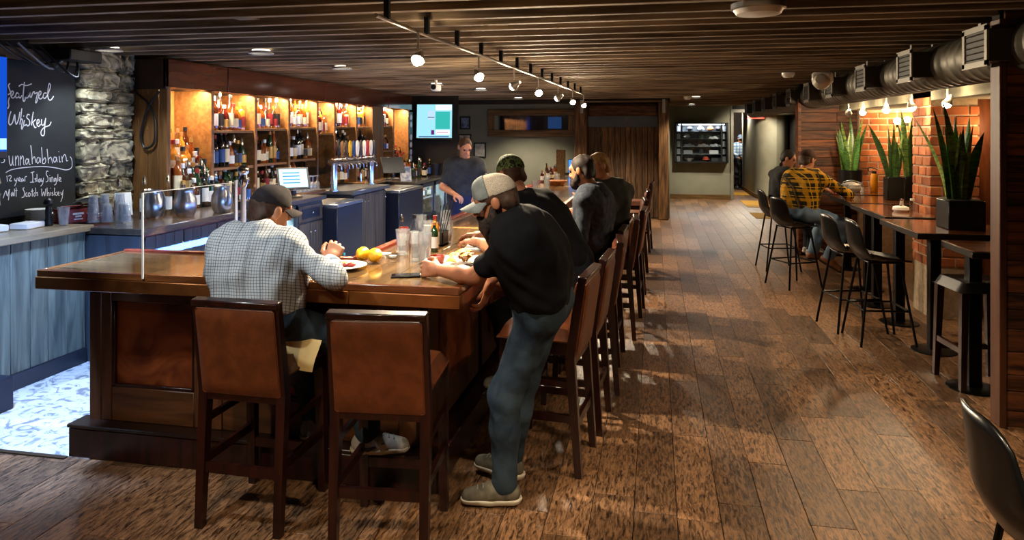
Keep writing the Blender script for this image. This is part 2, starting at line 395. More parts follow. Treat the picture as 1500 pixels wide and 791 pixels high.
# barn partition (vertical boards in posts and a log beam)
BARN = mat('barn_board', '2a1a0c', '6a4a28', rough=.7, sc=(5, 5, .5), ns=5, det=8, dist=.8, rnd=.3, bump=.45)
pb = struct(MB().bx(-1.42, .1, 15.42, 15.5, 0, 2.72).build('wall_partition', mat('partition_core', '17100a', rough=.9)))
x = -1.42; k = 0
while x < .02:
    wd = random.choice((.11, .13, .15)); wd = min(wd, .04-x+.02)
    MB().bx(x+.004, x+wd-.004, 15.38+random.uniform(0, .015), 15.43, .02, 1.93, ch=.004).build('barn_board', BARN, pb); x += wd
POSTM = mat('hewn_post', '3a2410', '7a5326', rough=.65, sc=(4, 4, .4), ns=6, det=7, rnd=.08, bump=.4)
for x0, x1, y0 in ((-1.69, -1.42, 15.2), (.06, .27, 15.15)):
    MB().bx(x0, x1, y0, 15.5, 0, 2.5, ch=.015).build('post', POSTM, pb)
MB().bx(-1.42, .06, 15.3, 15.45, 2.16, 2.42, ch=.05).build('log_beam', mat('log_bark', '2b160b', '5f3a1f', rough=.8, ns=7, sc=(.6, 3, 3), bump=.5), pb)
MB().bx(-1.42, .06, 15.37, 15.42, 1.93, 2.16).build('dark_opening', mat('opening_black', '0c0a09', rough=.35), pb)
MB().bx(-.62, -.6, 15.33, 15.37, 1.95, 2.14).build('opening_mullion', POSTM, pb)
MB().tube([(-1.5, 15.1, 2.47), (.25, 15.1, 2.47)], .025, 8).build('sliding_rail', mat('rail_metal', '6b5a48', rough=.35, metal=.8), pb)
for x in (-1.52, .17): MB().bx(x-.03, x+.03, 15.06, 15.14, 2.22, 2.5).build('rail_hanger', mat('galvanised', '8d8a80', rough=.4, metal=.6), pb)
# far header over the partition
struct(MB().bx(-5.2, .3, 15.35, 15.6, 2.44, 2.75).build('trim_1', mat('header_dark', '1d130c', '2e1e13', rough=.7, sc=(.3, 3, 3))))
# grey wall with the case, and the hallway
BASEW = mat('baseboard_wood', '4a3518', '6a4d24', rough=.5, sc=(.3, 4, 4), ns=6)
struct(MB().bx(.2, 2.04, 20.2, 20.4, 0, 2.75).build('wall_far', PAINT))
struct(MB().bx(.2, 2.06, 20.17, 20.2, 0, .13, ch=.006).build('baseboard_far', BASEW))
struct(MB().bx(.2, .3, 15.5, 20.2, 0, 2.75).build('wall_side', PAINT))
dr = struct(MB().bx(2.0, 2.07, 20.14, 20.45, 0, 2.36).bx(2.0, 3.0, 20.14, 20.45, 2.36, 2.44).build('door_1', mat('door_casing', '6d6a5c', rough=.5)))
struct(MB().bx(2.04, 5, 20.2, 20.4, 2.44, 2.75).build('wall_over_door', DARKP))
struct(MB().bx(1.4, 5.2, 26.3, 26.5, 0, 2.75).build('wall_hall_end', mat('hall_dark', '1d120c', '2c1b11', rough=.7, sc=(3, 1, .3))))
struct(MB().bx(1.8, 2.0, 20.4, 26.3, 0, 2.75).build('wall_hall_left', DARKP))
# pale rounded hallway corner on the right
cw = MB(); prof = []
for i in range(13):
    t = PI*i/12; prof.append((3.15-.42*math.cos(t), 20.9-.9*math.sin(t)))
prof += [(3.57, 24), (2.73, 24)]
struct(cw.prism(prof, 0, 2.75).build('wall_hall_right', PWH, ang=30))
struct(MB().prism([(x+(.02 if x > 3.15 else -.02), y-.02) for x, y in prof], 0, .12).build('baseboard_hall', BASEW, ang=30))
struct(MB().bx(3.55, 3.75, 16, 24, 0, 2.75).build('wall_right_far', DARKP))
# recess of a pale door by the wood-clad wall
struct(MB().bx(3.35, 3.5, 16.6, 16.75, 0, 2.3).build('trim_2', mat('pale_trim', '6f7a80', rough=.5)))
# ---- the alcoves on the right: wood cladding, brick back, brick pier
CLAD = mat('reclaimed_cladding', '2c160c', '7a4726', rough=.6, sc=(.5, 5, 5), ns=4.5, det=8, dist=.8, rnd=.5, bump=.35)
CLADC = mat('cladding_core', '0f0a07', rough=.9)
wc = struct(MB().bx(2.1, 2.88, 11.22, 11.4, 0, 2.6).build('wall_clad', CLADC))
z = .02
def clad_row(par, x0, x1, y0, z, h, t=.02):
    x = x0
    while x < x1-.01:
        L = min(random.uniform(.35, .9), x1-x)
        if x1-x-L < .15: L = x1-x
        MB().bx(x+.002, x+L-.002, y0-random.uniform(0, t), y0+.02, z+.002, z+h-.002, ch=.003).build('cladding_plank', CLAD, par); x += L
while z < 2.26:
    h = random.choice((.1, .12, .14, .16)); clad_row(wc, 2.1, 2.88, 11.21, z, h); z += h
MB().bx(2.06, 2.1, 11.16, 11.4, 0, 2.3).build('corner_post', CLAD, wc)
BRICK = mat('red_brick', '8a4526', 'c07545', rough=.85, ns=5, det=7, rnd=.34, bump=.4, lo=.3, hi=.7)
MORT = mat('mortar', 'a8957c', 'c0ab90', rough=.95, ns=20, bump=.3)
bmesh_brick = {}
def brick(par, c, d, rz=0):
    k = tuple(round(q, 3) for q in d)
    if k not in bmesh_brick: bmesh_brick[k] = MB().box((0, 0, 0), d, ch=.005).mesh('brick', BRICK)
    put(bmesh_brick[k], 'brick', par, (c[0]+(.008 if d[0] < d[1] else 0), c[1]+(0 if d[0] < d[1] else .009), c[2]), rz+random.uniform(-.008, .008))
def brick_wall(par, x0, x1, y, z0, z1, L, h, j=.016):
    """Running bond on a face that looks down -Y."""
    r = 0; z = z0
    while z+h <= z1+.001:
        x = x0-(L/2 if r % 2 else 0)
        while x < x1-.02:
            a, b = max(x, x0), min(x+L-j, x1)
            if b-a > .04: brick(par, ((a+b)/2, y-random.uniform(0, .006), z+h/2), (round(b-a, 2), .03, h-j))
            x += L
        z += h; r += 1
wb = struct(MB().bx(2.88, 4.2, 11.1, 11.4, 0, 2.6).build('wall_brick', MORT))
brick_wall(wb, 2.89, 3.72, 11.1, .75, 2.16, .25, .09)
pr = struct(MB().bx(2.62, 3.03, 7.615, 8.1, 0, 2.5).build('wall_pier', MORT))
brick_wall(pr, 2.61, 3.04, 7.61, .5, 2.12, .235, .098)
z = .5; r = 0
while z < 2.1:   # the narrow side of the pier that faces the aisle
    y = 7.61-(.1 if r % 2 else 0)
    while y < 8.08:
        a, b = max(y, 7.61), min(y+.2, 8.1)
        if b-a > .04: brick(pr, (2.615, (a+b)/2, z+.043), (.03, round(b-a-.016, 2), .082))
        y += .2
    z += .098; r += 1
struct(MB().bx(3.03, 3.6, 7.75, 7.9, 0, 2.5).build('wall_recess', mat('recess_wood', '5a2c14', '7c4522', rough=.5, sc=(2, 2, .4))))
struct(MB().bx(3.0, 3.06, 7.7, 8.0, 0, 2.2).build('trim_3', BARWOOD))
struct(MB().bx(3.9, 4.1, -1, 11.4, 0, 2.75).build('wall_right', mat('right_wall_paint', '4a3020', rough=.8)))
CONC = mat('concrete', '6f6b5a', '8d8872', rough=.85, ns=6, det=7, bump=.2)
struct(MB().bx(2.66, 3.95, 6.9, 11.1, 2.13, 2.3).build('trim_4', CONC))
struct(MB().bx(2.62, 2.72, 5.32, 11.1, 2.12, 2.5).build('trim_5', CONC))
# wood-clad pillar at the right edge
pp = struct(MB().bx(2.08, 2.75, 4.92, 5.02, 0, 2.72).build('wall_pillar', CLADC))
z = 0
while z < 2.5:
    h = random.choice((.08, .1, .12, .14)); clad_row(pp, 2.1, 2.75, 4.91, z, h, .018); z += h
MB().bx(2.06, 2.1, 4.87, 5.0, 0, 2.5, ch=.004).build('corner_strip', mat('corner_strip_wood', '3c1c0e', '54301a', rough=.5, sc=(4, 4, .3)), pp)
# stone pier and the masonry left of the blackboard
STONE = mat('rough_stone', '33332f', 'bdb28e', rough=.85, ns=7, det=10, dist=2, lo=.3, hi=.7, rnd=.35, bump=.6)
ws = struct(MB().bx(-5.05, -4.98, 4.3, 6.06, 0, 2.72).build('wall_stone', mat('stone_mortar', '1d1a16', rough=.95)))
from mathutils import noise as mnoise
def stone(par, c, d):
    b = bmesh.new(); bmesh.ops.create_icosphere(b, subdivisions=4, radius=1)
    off = Vector((random.uniform(0, 50), random.uniform(0, 50), random.uniform(0, 50))); q3 = Vector((.6, 1.2, 2.2))
    for v in b.verts:
        p = Vector([math.copysign(abs(q)**.45, q) for q in v.co]); e = Vector((p.x*.6, p.y*1.2, p.z*2))
        n = 1+.1*mnoise.noise(p*1.1+off)+.06*mnoise.noise(p*3.1+off)
        rg = .5-abs(mnoise.noise(e*1.1-off))*1.5-abs(mnoise.noise(e*2.6+off))*.7
        v.co = Vector((p.x*d[0]/2*(n+.75*rg), p.y*d[1]/2*min(n, 1.02), p.z*d[2]/2*min(n, 1.02)))
    me = bpy.data.meshes.new('stone'); b.to_mesh(me); b.free(); me.materials.append(STONE)
    me.polygons.foreach_set('use_smooth', [True]*len(me.polygons)); me.set_sharp_from_angle(angle=.45)
    put(me, 'stone', par, c)
def stones(y0, y1, z0, z1):
    z = z0
    while z < z1:
        h = random.uniform(.1, .24); y = y0
        while y < y1-.03:
            L = min(random.uniform(.18, .5), y1-y)
            if y1-y-L < .1: L = y1-y
            stone(ws, (-4.95-random.uniform(0, .03), y+L/2, z+h/2), (.14, L*1.02, h*1.04)); y += L
        z += h*.97
stones(5.4, 6.03, 1.085, 2.6); stones(4.4, 4.6, 1.085, 1.75)
CHALK = {'featured':[[(4741,2190),(4727,2173),(4736,2145),(4745,2117),(4722,2100)],[(4736,2080),(4727,2047),(4731,2015),(4720,1990)],[(4750,2089),(4767,2106),(4770,2127),(4757,2130),(4748,2109),(4754,2082),(4773,2078),(4792,2099)],[(4820,2109),(4804,2120),(4792,2099),(4798,2079),(4820,2092),(4825,2117),(4823,2088),(4834,2081),(4848,2102)],[(4872,2211),(4865,2153),(4858,2086),(4863,2057),(4877,2066),(4887,2125)],[(4820,2171),(4848,2189),(4892,2183),(4941,2201)],[(4887,2125),(4884,2091),(4900,2084),(4921,2114),(4926,2131),(4923,2097),(4936,2090)],[(4936,2090),(4951,2128),(4965,2138),(4970,2121),(4995,2131),(4982,2075),(4978,2048),(4990,2058),(5006,2102)],[(5006,2102),(5029,2124),(5026,2145),(5011,2136),(5006,2102),(5021,2081),(5041,2091),(5056,2113)],[(5087,2132),(5061,2130),(5051,2100),(5067,2088),(5092,2115),(5124,2186),(5113,2215),(5101,2175),(5098,2106),(5113,2077),(5134,2082),(5157,2111)]],'whiskey':[[(4750,1971),(4736,1934),(4730,1885),(4741,1865),(4764,1886),(4782,1947),(4787,1902),(4798,1871),(4818,1911),(4830,1969)],[(4848,1998),(4840,1936),(4830,1868)],[(4831,1888),(4845,1912),(4854,1899),(4845,1854),(4848,1832),(4863,1858)],[(4872,1904),(4865,1866),(4877,1862),(4890,1871)],[(4863,1940),(4867,1934)],[(4921,1947),(4902,1950),(4894,1925),(4916,1905),(4921,1875),(4903,1858),(4890,1871)],[(4956,1973),(4946,1922),(4939,1863)],[(4980,1914),(4956,1893),(4951,1888),(4970,1846),(4985,1851)],[(4990,1872),(5011,1889),(5009,1910),(4995,1906),(4990,1872),(5006,1855),(5026,1872)],[(5036,1915),(5036,1873),(5056,1868),(5072,1907)],[(5077,1925),(5067,1856),(5061,1787),(5036,1783),(5031,1813),(5061,1847),(5113,1865),(5131,1895)]],'name':[[(4668,1654),(4690,1637),(4684,1613),(4668,1606),(4693,1593),(4684,1573),(4663,1572)],[(4731,1624),(4737,1569),(4749,1546),(4761,1570),(4765,1623),(4767,1558),(4776,1545)],[(4790,1543),(4790,1621),(4795,1593),(4807,1619),(4817,1605),(4819,1543)],[(4834,1541),(4834,1619),(4840,1592),(4852,1618),(4863,1603),(4865,1553),(4874,1546)],[(4906,1585),(4894,1594),(4882,1574),(4890,1548),(4906,1568),(4911,1593),(4916,1551),(4928,1547)],[(4931,1702),(4941,1626),(4946,1550)],[(4944,1584),(4965,1608),(4975,1583),(4982,1557)],[(5016,1594),(4998,1599),(4988,1574),(4998,1552),(5016,1573),(5021,1598),(5026,1555)],[(5036,1683),(5041,1614),(5046,1546)],[(5046,1571),(5067,1596),(5077,1575),(5067,1549),(5046,1550)],[(5090,1669),(5098,1604),(5105,1548)],[(5103,1578),(5124,1599),(5137,1581),(5145,1546)],[(5182,1593),(5164,1598),(5155,1576),(5166,1554),(5182,1571),(5185,1597),(5193,1555)],[(5214,1605),(5219,1556),(5228,1558)],[(5208,1645),(5211,1640)],[(5247,1551),(5241,1604)],[(5243,1577),(5268,1616),(5285,1598),(5291,1562),(5307,1566)]],'line':[[(4704,1492),(4759,1513),(4882,1524),(5051,1524),(5187,1505),(5285,1484),(5341,1498),(5352,1533),(5346,1574),(5329,1597)]],'age':[[(4713,1467),(4718,1422)],[(4727,1462),(4741,1469),(4752,1456),(4736,1429),(4757,1424)],[(4782,1442),(4787,1422),(4801,1429)],[(4806,1445),(4796,1409),(4782,1381)],[(4820,1424),(4834,1435),(4825,1446),(4817,1424),(4839,1416)],[(4858,1438),(4844,1430),(4848,1413),(4863,1429),(4865,1414)],[(4877,1412),(4877,1445),(4894,1452)],[(4946,1483),(4951,1440),(4949,1403)],[(4931,1479),(4965,1486)],[(4926,1402),(4965,1401)],[(4985,1430),(4970,1426),(4982,1413),(4975,1401)],[(4991,1465),(4991,1400)],[(5020,1426),(5007,1418),(5007,1403),(5016,1398),(5022,1421),(5025,1399)],[(5031,1427),(5036,1401),(5051,1409)],[(5056,1430),(5046,1383),(5026,1363)],[(5103,1479),(5087,1484),(5082,1458),(5098,1431),(5098,1401),(5077,1394)],[(5118,1430),(5121,1391)],[(5117,1449),(5117,1445)],[(5132,1390),(5132,1425),(5147,1427),(5151,1389)],[(5177,1422),(5161,1410),(5168,1392),(5182,1418),(5182,1374),(5164,1362)],[(5200,1452),(5198,1390)],[(5214,1402),(5232,1413),(5219,1424),(5212,1398),(5239,1389)]],'malt':[[(4681,1296),(4704,1350),(4718,1309),(4736,1360),(4727,1276)],[(4764,1337),(4752,1322),(4757,1305),(4768,1329),(4770,1304)],[(4780,1361),(4778,1304)],[(4796,1368),(4796,1298)],[(4785,1344),(4808,1346)],[(4872,1362),(4858,1355),(4872,1325),(4868,1292),(4846,1285)],[(4897,1323),(4884,1311),(4890,1290),(4902,1293)],[(4916,1321),(4906,1305),(4916,1288),(4929,1303),(4916,1321)],[(4946,1348),(4946,1285)],[(4934,1328),(4959,1330)],[(4970,1317),(4959,1301),(4968,1283)],[(4978,1354),(4980,1286)],[(4982,1307),(4995,1315),(4998,1285)],[(5036,1341),(5041,1281),(5056,1314),(5067,1279),(5077,1338)],[(5090,1346),(5092,1277)],[(5094,1298),(5108,1305),(5111,1275)],[(5126,1308),(5128,1278)],[(5124,1341),(5125,1337)],[(5150,1306),(5139,1297),(5153,1284),(5143,1274)],[(5166,1340),(5166,1275)],[(5187,1303),(5169,1289),(5189,1270)],[(5198,1285),(5214,1292),(5203,1302),(5196,1283),(5217,1270)],[(5230,1300),(5239,1273),(5258,1316)],[(5252,1298),(5247,1254),(5230,1216)]]}
# ================================================================= BACK BAR
PINE = mat('knotty_pine', '93602f', 'bd8347', rough=.5, sc=(3, 3, .35), ns=6, det=6, dist=1, rnd=.16, lo=.3, hi=.7)
OAK = mat('oak_endboard', '5c3b1a', '7c5428', rough=.5, sc=(3, 3, .3), ns=6, det=6, rnd=.14, dist=.8)
SOFF = mat('polished_brown_panel', '3a1a0d', '562a16', rough=.12, sc=(1, .3, 2), ns=5, det=6, coat=.5, rnd=.12)
SHELFE = mat('shelf_edge', '6f4a26', '8a6236', rough=.45, sc=(3, .3, 3), ns=8)
bb = thing('back_bar_shelving', 'long wooden back bar shelving wall with lit bays under a polished brown soffit', 'shelving', (-4.8, 6.04, 0))
def W(x, y, z=0): return (x+4.8, y-6.04, z)
def bpart(n, m, *a, ch=.003, label=None):
    x0, x1, y0, y1, z0, z1 = a
    return MB().bx(x0+4.8, x1+4.8, y0-6.04, y1-6.04, z0, z1, ch=ch).build(n, m, bb, label=label)
for i, (a, b) in enumerate(((-5., -4.86), (-4.855, -4.76), (-4.755, -4.64), (-4.635, -4.55))):
    bpart('end_board', OAK, a, b, 6.035, 6.06, 0, 2.22)
bpart('end_header', mat('dark_header', '23110a', '351b10', rough=.5), -5.0, -4.55, 6.02, 6.06, 2.22, 2.51)
for i, (a, b) in enumerate(((6.02, 7.02), (7.025, 8.2), (8.205, 9.35), (9.355, 10.6), (10.605, 11.8), (11.805, 13.0))):
    bpart('soffit_panel', SOFF, -4.58, -4.55+.006*(i % 2), a, b, 2.24, 2.51)
bpart('soffit_base', DKWOOD, -5.0, -4.58, 6.06, 13.0, 2.25, 2.5)
for i, y in enumerate(BAYS):
    if i in (0,): bpart('divider', OAK, -4.6, -4.55, y-.01, y+.03, 1.0, 2.24)
    elif i == 7: bpart('divider', OAK, -4.98, -4.54, 11.06, 11.54, 1.0, 2.24)
    elif i != 8: bpart('divider', SHELFE, -4.98, -4.54, y-.025, y+.025, 1.0, 2.24)
y = 6.06
while y < 12.85:
    wd = random.uniform(.11, .17); bpart('back_board', PINE, -4.995, -4.975, y+.002, y+wd-.002, .98, 2.24, ch=.002); y += wd
UP = {1: 1.83, 2: 1.858, 3: 1.88, 4: 1.8, 5: 1.9, 6: 1.9, 8: 1.93}
MID = {1: 1.43, 2: 1.437, 3: 1.46, 5: 1.47, 6: 1.47, 8: 1.5}
for D_ in (UP, MID):
    for i, z in D_.items():
        bpart('shelf', SHELFE, -4.97, -4.56, BAYS[i]+.025, BAYS[i+1]-.025, z-.03, z)
for i in (0, 9):
    for k in range(3 if i == 0 else 2):
        bpart('riser', DKWOOD, -4.97, -4.6-.11*k, BAYS[i]+.03, BAYS[i+1]-.03, 1.065 if k else 1.065, 1.469-.13*k if i == 0 else 1.3-.12*k)
bpart('shade_sheet', mat('bay_shade_black', '0c0907', rough=.7), -4.973, -4.965, 6.78, 9.1, 1.06, 1.8)  # black sheets stand in for the shade below the upper shelves
bpart('shade_sheet', mat('bay_shade_black', '0c0907', rough=.7), -4.973, -4.965, 9.15, 12.0, 1.06, 1.8)
# round white badges on the dark strip at the far end
bs = thing('badge_strip', 'dark strip of round white badges at the far end of the back bar', 'sign', (-4.56, 12.93, 0))
MB().bx(-.02, .02, -.08, .1, 1.1, 2.2).build('backing_board', BLKP, bs)
bd = MB().cyl((.02, 0, 0), (.03, 0, 0), .055, n=20).mesh('badge', mat('badge_white', 'cfd2d0', rough=.5))
for z in (2.1, 1.96, 1.72, 1.58, 1.44, 1.32): put(bd, 'badge', bs, (0, 0, z))
# ---- bottles
def gl(n, c, r=.07): return mat('bottle_'+n, c, rough=r, coat=.4, spec=.6)
BCOL = {'amber': gl('amber', '7a3a12'), 'clear': glass_mat('bottle_clear', (.9, .92, .92), .4), 'green': gl('green', '16301a'), 'dark': gl('dark', '0d0a0b'),
        'brown': gl('brown', '3d1a0a'), 'red': gl('red', '4a120c'), 'golden': gl('golden', 'b87a2a'), 'black': gl('black', '08080a')}
LCOL = {'cream': mat('label_cream', 'd8caa4', rough=.7), 'white': mat('label_white', 'dcdcd8', rough=.7), 'black': mat('label_black', '151416', rough=.6),
        'red': mat('label_red', '8a1d18', rough=.6), 'blue': mat('label_blue', '28487c', rough=.6), 'gold': mat('label_gold', 'a8813c', rough=.45, metal=.4)}
CCOL = {'black': BLKP, 'gold': mat('cap_gold', 'b88c40', rough=.35, metal=.6), 'cork': mat('cap_cork', '9c6b3c', rough=.8), 'silver': CHROME, 'red': LCOL['red'], 'white': LCOL['white']}
SHP = {'tall': [(.034, 0), (.036, .004), (.036, .19), (.03, .215), (.014, .24), (.0135, .295)],
       'round': [(.042, 0), (.047, .01), (.047, .13), (.04, .16), (.016, .19), (.015, .225)],
       'square': [(.04, 0), (.042, .004), (.042, .155), (.036, .175), (.016, .19), (.016, .24)],
       'slim': [(.028, 0), (.03, .004), (.03, .21), (.024, .24), (.013, .27), (.012, .315)]}
BM = {}
def bottle_mesh(sh, c, l, cp):
    k = (sh, c, l, cp)
    if k not in BM:
        p = SHP[sh]; n = 4 if sh == 'square' else 12; b = MB()
        if n == 4: n = 8
        b.lathe(p, n=n, m=0, cap=c != 'clear')
        r = p[1][0]+.0012; h = p[2][1]
        b.lathe([(r, h*.22), (r, h*.8)], n=n, m=1, cap=False)
        b.lathe([(p[-1][0]+.003, p[-1][1]-.022), (p[-1][0]+.003, p[-1][1]+.012), (p[-1][0]*.4, p[-1][1]+(.014 if cp != 'silver' else .05))], n=8, m=2)
        if c == 'clear': b.lathe([(p[1][0]*.93, .004), (p[1][0]*.93, h*.62), (.001, h*.625)], n=n, m=3, cap=False)
        ms = [BCOL[c], LCOL[l], CCOL[cp]]
        if c == 'clear': ms.append(BCOL['golden'] if (sh in ('round', 'square')) else BCOL['clear'])
        BM[k] = b.mesh('bottle', ms)
    return BM[k]
ORD = 'first second third fourth fifth sixth seventh eighth ninth tenth eleventh twelfth thirteenth fourteenth fifteenth sixteenth'.split()
NB = {}
def bottle(x, y, z, pal, where, grp, s=1):
    c, l, cp, sh = random.choice(pal), random.choice(['cream', 'cream', 'white', 'white', 'black', 'gold', 'cream', 'red', 'blue']), random.choice(list(CCOL)), random.choice(list(SHP))
    n = NB[where] = NB.get(where, 0)+1
    o = put(bottle_mesh(sh, c, l, cp), 'bottle', None, (x, y, z), random.uniform(0, 6)); 
    s *= random.uniform(1.1, 1.3) if s == 1 and y > 6 and x < -4.3 else random.uniform(.93, 1.07); o.scale = (s, s, s)
    return tag(o, f"{c} bottle with {l} label, {ORD[n-1]} from left, {where}", 'bottle', grp)
BAYN = {0: 'nearest bay', 1: 'second bay', 2: 'third bay', 3: 'fourth bay', 4: 'narrow fifth bay', 5: 'sixth bay', 6: 'seventh bay', 8: 'bay past the column', 9: 'last bay'}
WARMP = ['amber', 'clear', 'amber', 'golden', 'brown', 'clear', 'red']
DARKP_ = ['dark', 'brown', 'green', 'black', 'clear', 'dark', 'amber']
def row(i, z, x, n, pal, where, grp, jit=.015, skip=0):
    a, b = BAYS[i]+.08, BAYS[i+1]-.08
    for k in range(n):
        yy = a+(b-a)*(k+.5)/n
        bottle(x+random.uniform(-jit, jit), yy+random.uniform(-.008, .008), z, pal, where, grp)
for i in (1, 2, 3, 4, 5, 6, 8):
    n = max(3, round((BAYS[i+1]-BAYS[i]-.12)/.088)); bn = BAYN[i]
    row(i, UP[i], -4.65, n, WARMP, f'upper shelf of {bn}', 'bottles on the upper shelves of the back bar')
    if i in (1, 2, 3, 5): row(i, UP[i], -4.8, n-2, WARMP, f'back of upper shelf, {bn}', 'bottles on the upper shelves of the back bar')
    if i in MID: row(i, MID[i], -4.65, n, DARKP_, f'middle shelf of {bn}', 'bottles on the middle shelves of the back bar')
    if i != 4: row(i, 1.061, -4.66, n, DARKP_, f'bottom row of {bn}', 'bottles on the bottom rows of the back bar')
TIER = ['top tier', 'second tier', 'third tier', 'front tier']
for k in range(4):
    z = [1.47, 1.34, 1.21, 1.061][k]; x = [-4.66, -4.75+.12, -4.62+.06, -4.5][k]
    x = -4.77+.11*k if k < 3 else -4.47
    row(0, z, x, 7, WARMP if k < 2 else WARMP+DARKP_, f'{TIER[k]} of {BAYN[0]}', 'bottles on the stepped riser of the nearest bay')
for k in range(3):
    row(9, [1.3, 1.18, 1.061][k], [-4.75, -4.66, -4.48][k], 6, WARMP if k < 1 else WARMP+DARKP_, f'{TIER[k]} of {BAYN[9]}', 'bottles on the stepped riser of the last bay')
for k in range(9):
    bottle(-4.25+.12*(k % 2), 11.75+.15*k, 1.001, ['amber', 'brown', 'dark', 'green', 'clear', 'red'], 'far end worktop by the television', 'bottles on the far end of the worktop')
# ---- worktops and cabinets below
CAB = mat('grey_stained_cabinet', '2f2b27', '4b443c', rough=.5, sc=(3, 3, .3), ns=6, det=6, rnd=.18)
CABD = mat('dark_blue_grey_cabinet', '23282f', '333a44', rough=.45, sc=(3, 3, .3), ns=6)
NAVY = mat('navy_coated_steel', '141b2c', rough=.4, metal=.2)
TOPM = mat('worktop_wood', '5a3d22', '80603a', rough=.22, sc=(2, .3, 2), ns=6, coat=.3)
TOPG = mat('worktop_dark', '2d2723', '453c33', rough=.25, sc=(2, .3, 2), ns=6, coat=.3)
def worktop(a, b, x1, z, m, label, name='worktop'):
    o = MB().box(((-4.97+x1)/2, (a+b)/2, z-.025), (x1+4.97, b-a, .05), ch=.006).build(name, m); return tag(o, label, 'worktop')
worktop(4.86, 7.98, -3.86, 1.06, TOPG, 'dark worktop under the pitchers and the near tablet till')
worktop(7.99, 8.78, -4.25, 1.06, TOPM, 'wooden ledge carrying the stemmed glasses behind the near ice bin')
worktop(8.79, 10.07, -3.86, 1.04, mat('drip_steel', '6f7680', rough=.3, metal=.8), 'steel drip worktop beneath the chrome beer taps')
worktop(10.08, 11.2, -4.25, 1.06, TOPM, 'wooden ledge behind the far ice bin')
worktop(11.21, 13.4, -3.86, .999, TOPG, 'far end worktop over the wide lit fridge')
def cabinet(label, a, b, z1, drawers=0, doors=2, m=CAB, x1=-3.9):
    t = thing('bar_cabinet', label, 'cabinet', (-4.4, (a+b)/2, .006)); L = b-a
    MB().bx(-.15, x1+4.38, -L/2, L/2, 0, z1).build('body', CABD, t)
    xf = x1+4.4; z = z1-.02
    for k in range(drawers):
        d = MB().bx(xf-.02, xf, -L/2+.02, L/2-.02, z-.2, z-.01, ch=.004).build('drawer', m, t)
        MB().bx(xf, xf+.004, -L/2+.1, L/2-.1, z-.16, z-.05).build('drawer_panel', NAVY, d)
        MB().ball((xf+.02, 0, z-.1), .013).build('knob', CHROME, d); z -= .22
    n = doors
    for k in range(n):
        ya, yb = -L/2+.02+(L-.04)*k/n, -L/2+.02+(L-.04)*(k+1)/n
        d = MB().bx(xf-.02, xf-.008, ya+.004, yb-.004, .1, z).build('door', m, t)
        q = 4
        for e in range(q):
            MB().bx(xf-.008, xf+.002, ya+.006+(yb-ya-.012)*e/q, ya+.004+(yb-ya-.012)*(e+1)/q, .1, z, ch=.003).build('door_board', m, d)
        MB().ball((xf+.02, (yb-.05 if k % 2 == 0 else ya+.05), z-.1), .012).build('knob', CHROME, d)
    return t
cabinet('grey cabinet with one drawer over two doors beside the near lit fridge', 7.36, 7.98, 1.0, 1, 2)
cabinet('tall grey plank-door cabinet below the beer taps', 8.84, 10.02, .98, 0, 3)
cabinet('narrow grey cabinet left of the wide lit fridge', 11.24, 11.6, .93, 1, 1)
cabinet('dark cabinet run below the steel pitchers', 4.9, 6.8, 1.0, 0, 4, CABD)
MB().bx(-4.98, -3.92, 4.87, 4.895, .006, 1.0).build('cabinet_end_panel', CABD); tag(bpy.data.objects['cabinet_end_panel'], 'dark end panel closing the pitcher worktop at the corner', 'panel')
def icebin(label, a, b):
    t = thing('ice_bin', label, 'ice bin', (-4.05, (a+b)/2, .006)); L = b-a
    MB().bx(-.2, .32, -L/2, L/2, .08, .9, ch=.01).build('shell', NAVY, t)
    MB().bx(-.2, .33, -L/2-.003, L/2+.003, .9, .94, ch=.006).build('rim', STEEL, t)
    MB().bx(-.12, .25, -L/2+.08, L/2-.08, .941, .95, ch=.003).build('lid', STEEL, t)
    for sx in (-.15, .26):
        for sy in (-1, 1): MB().cyl((sx, sy*(L/2-.05), 0), (sx, sy*(L/2-.05), .08), .015).build('foot', BLK, t)
    return t
t = icebin('near navy ice bin with a steel rim in front of the glasses', 8.0, 8.75)
MB().cyl((.33, -.22, .32), (.345, -.22, .32), .02).build('drain_valve', mat('teal_valve', '3fb0a8', rough=.4), t)
icebin('far navy ice bin with a steel rim past the taps', 10.1, 11.18)
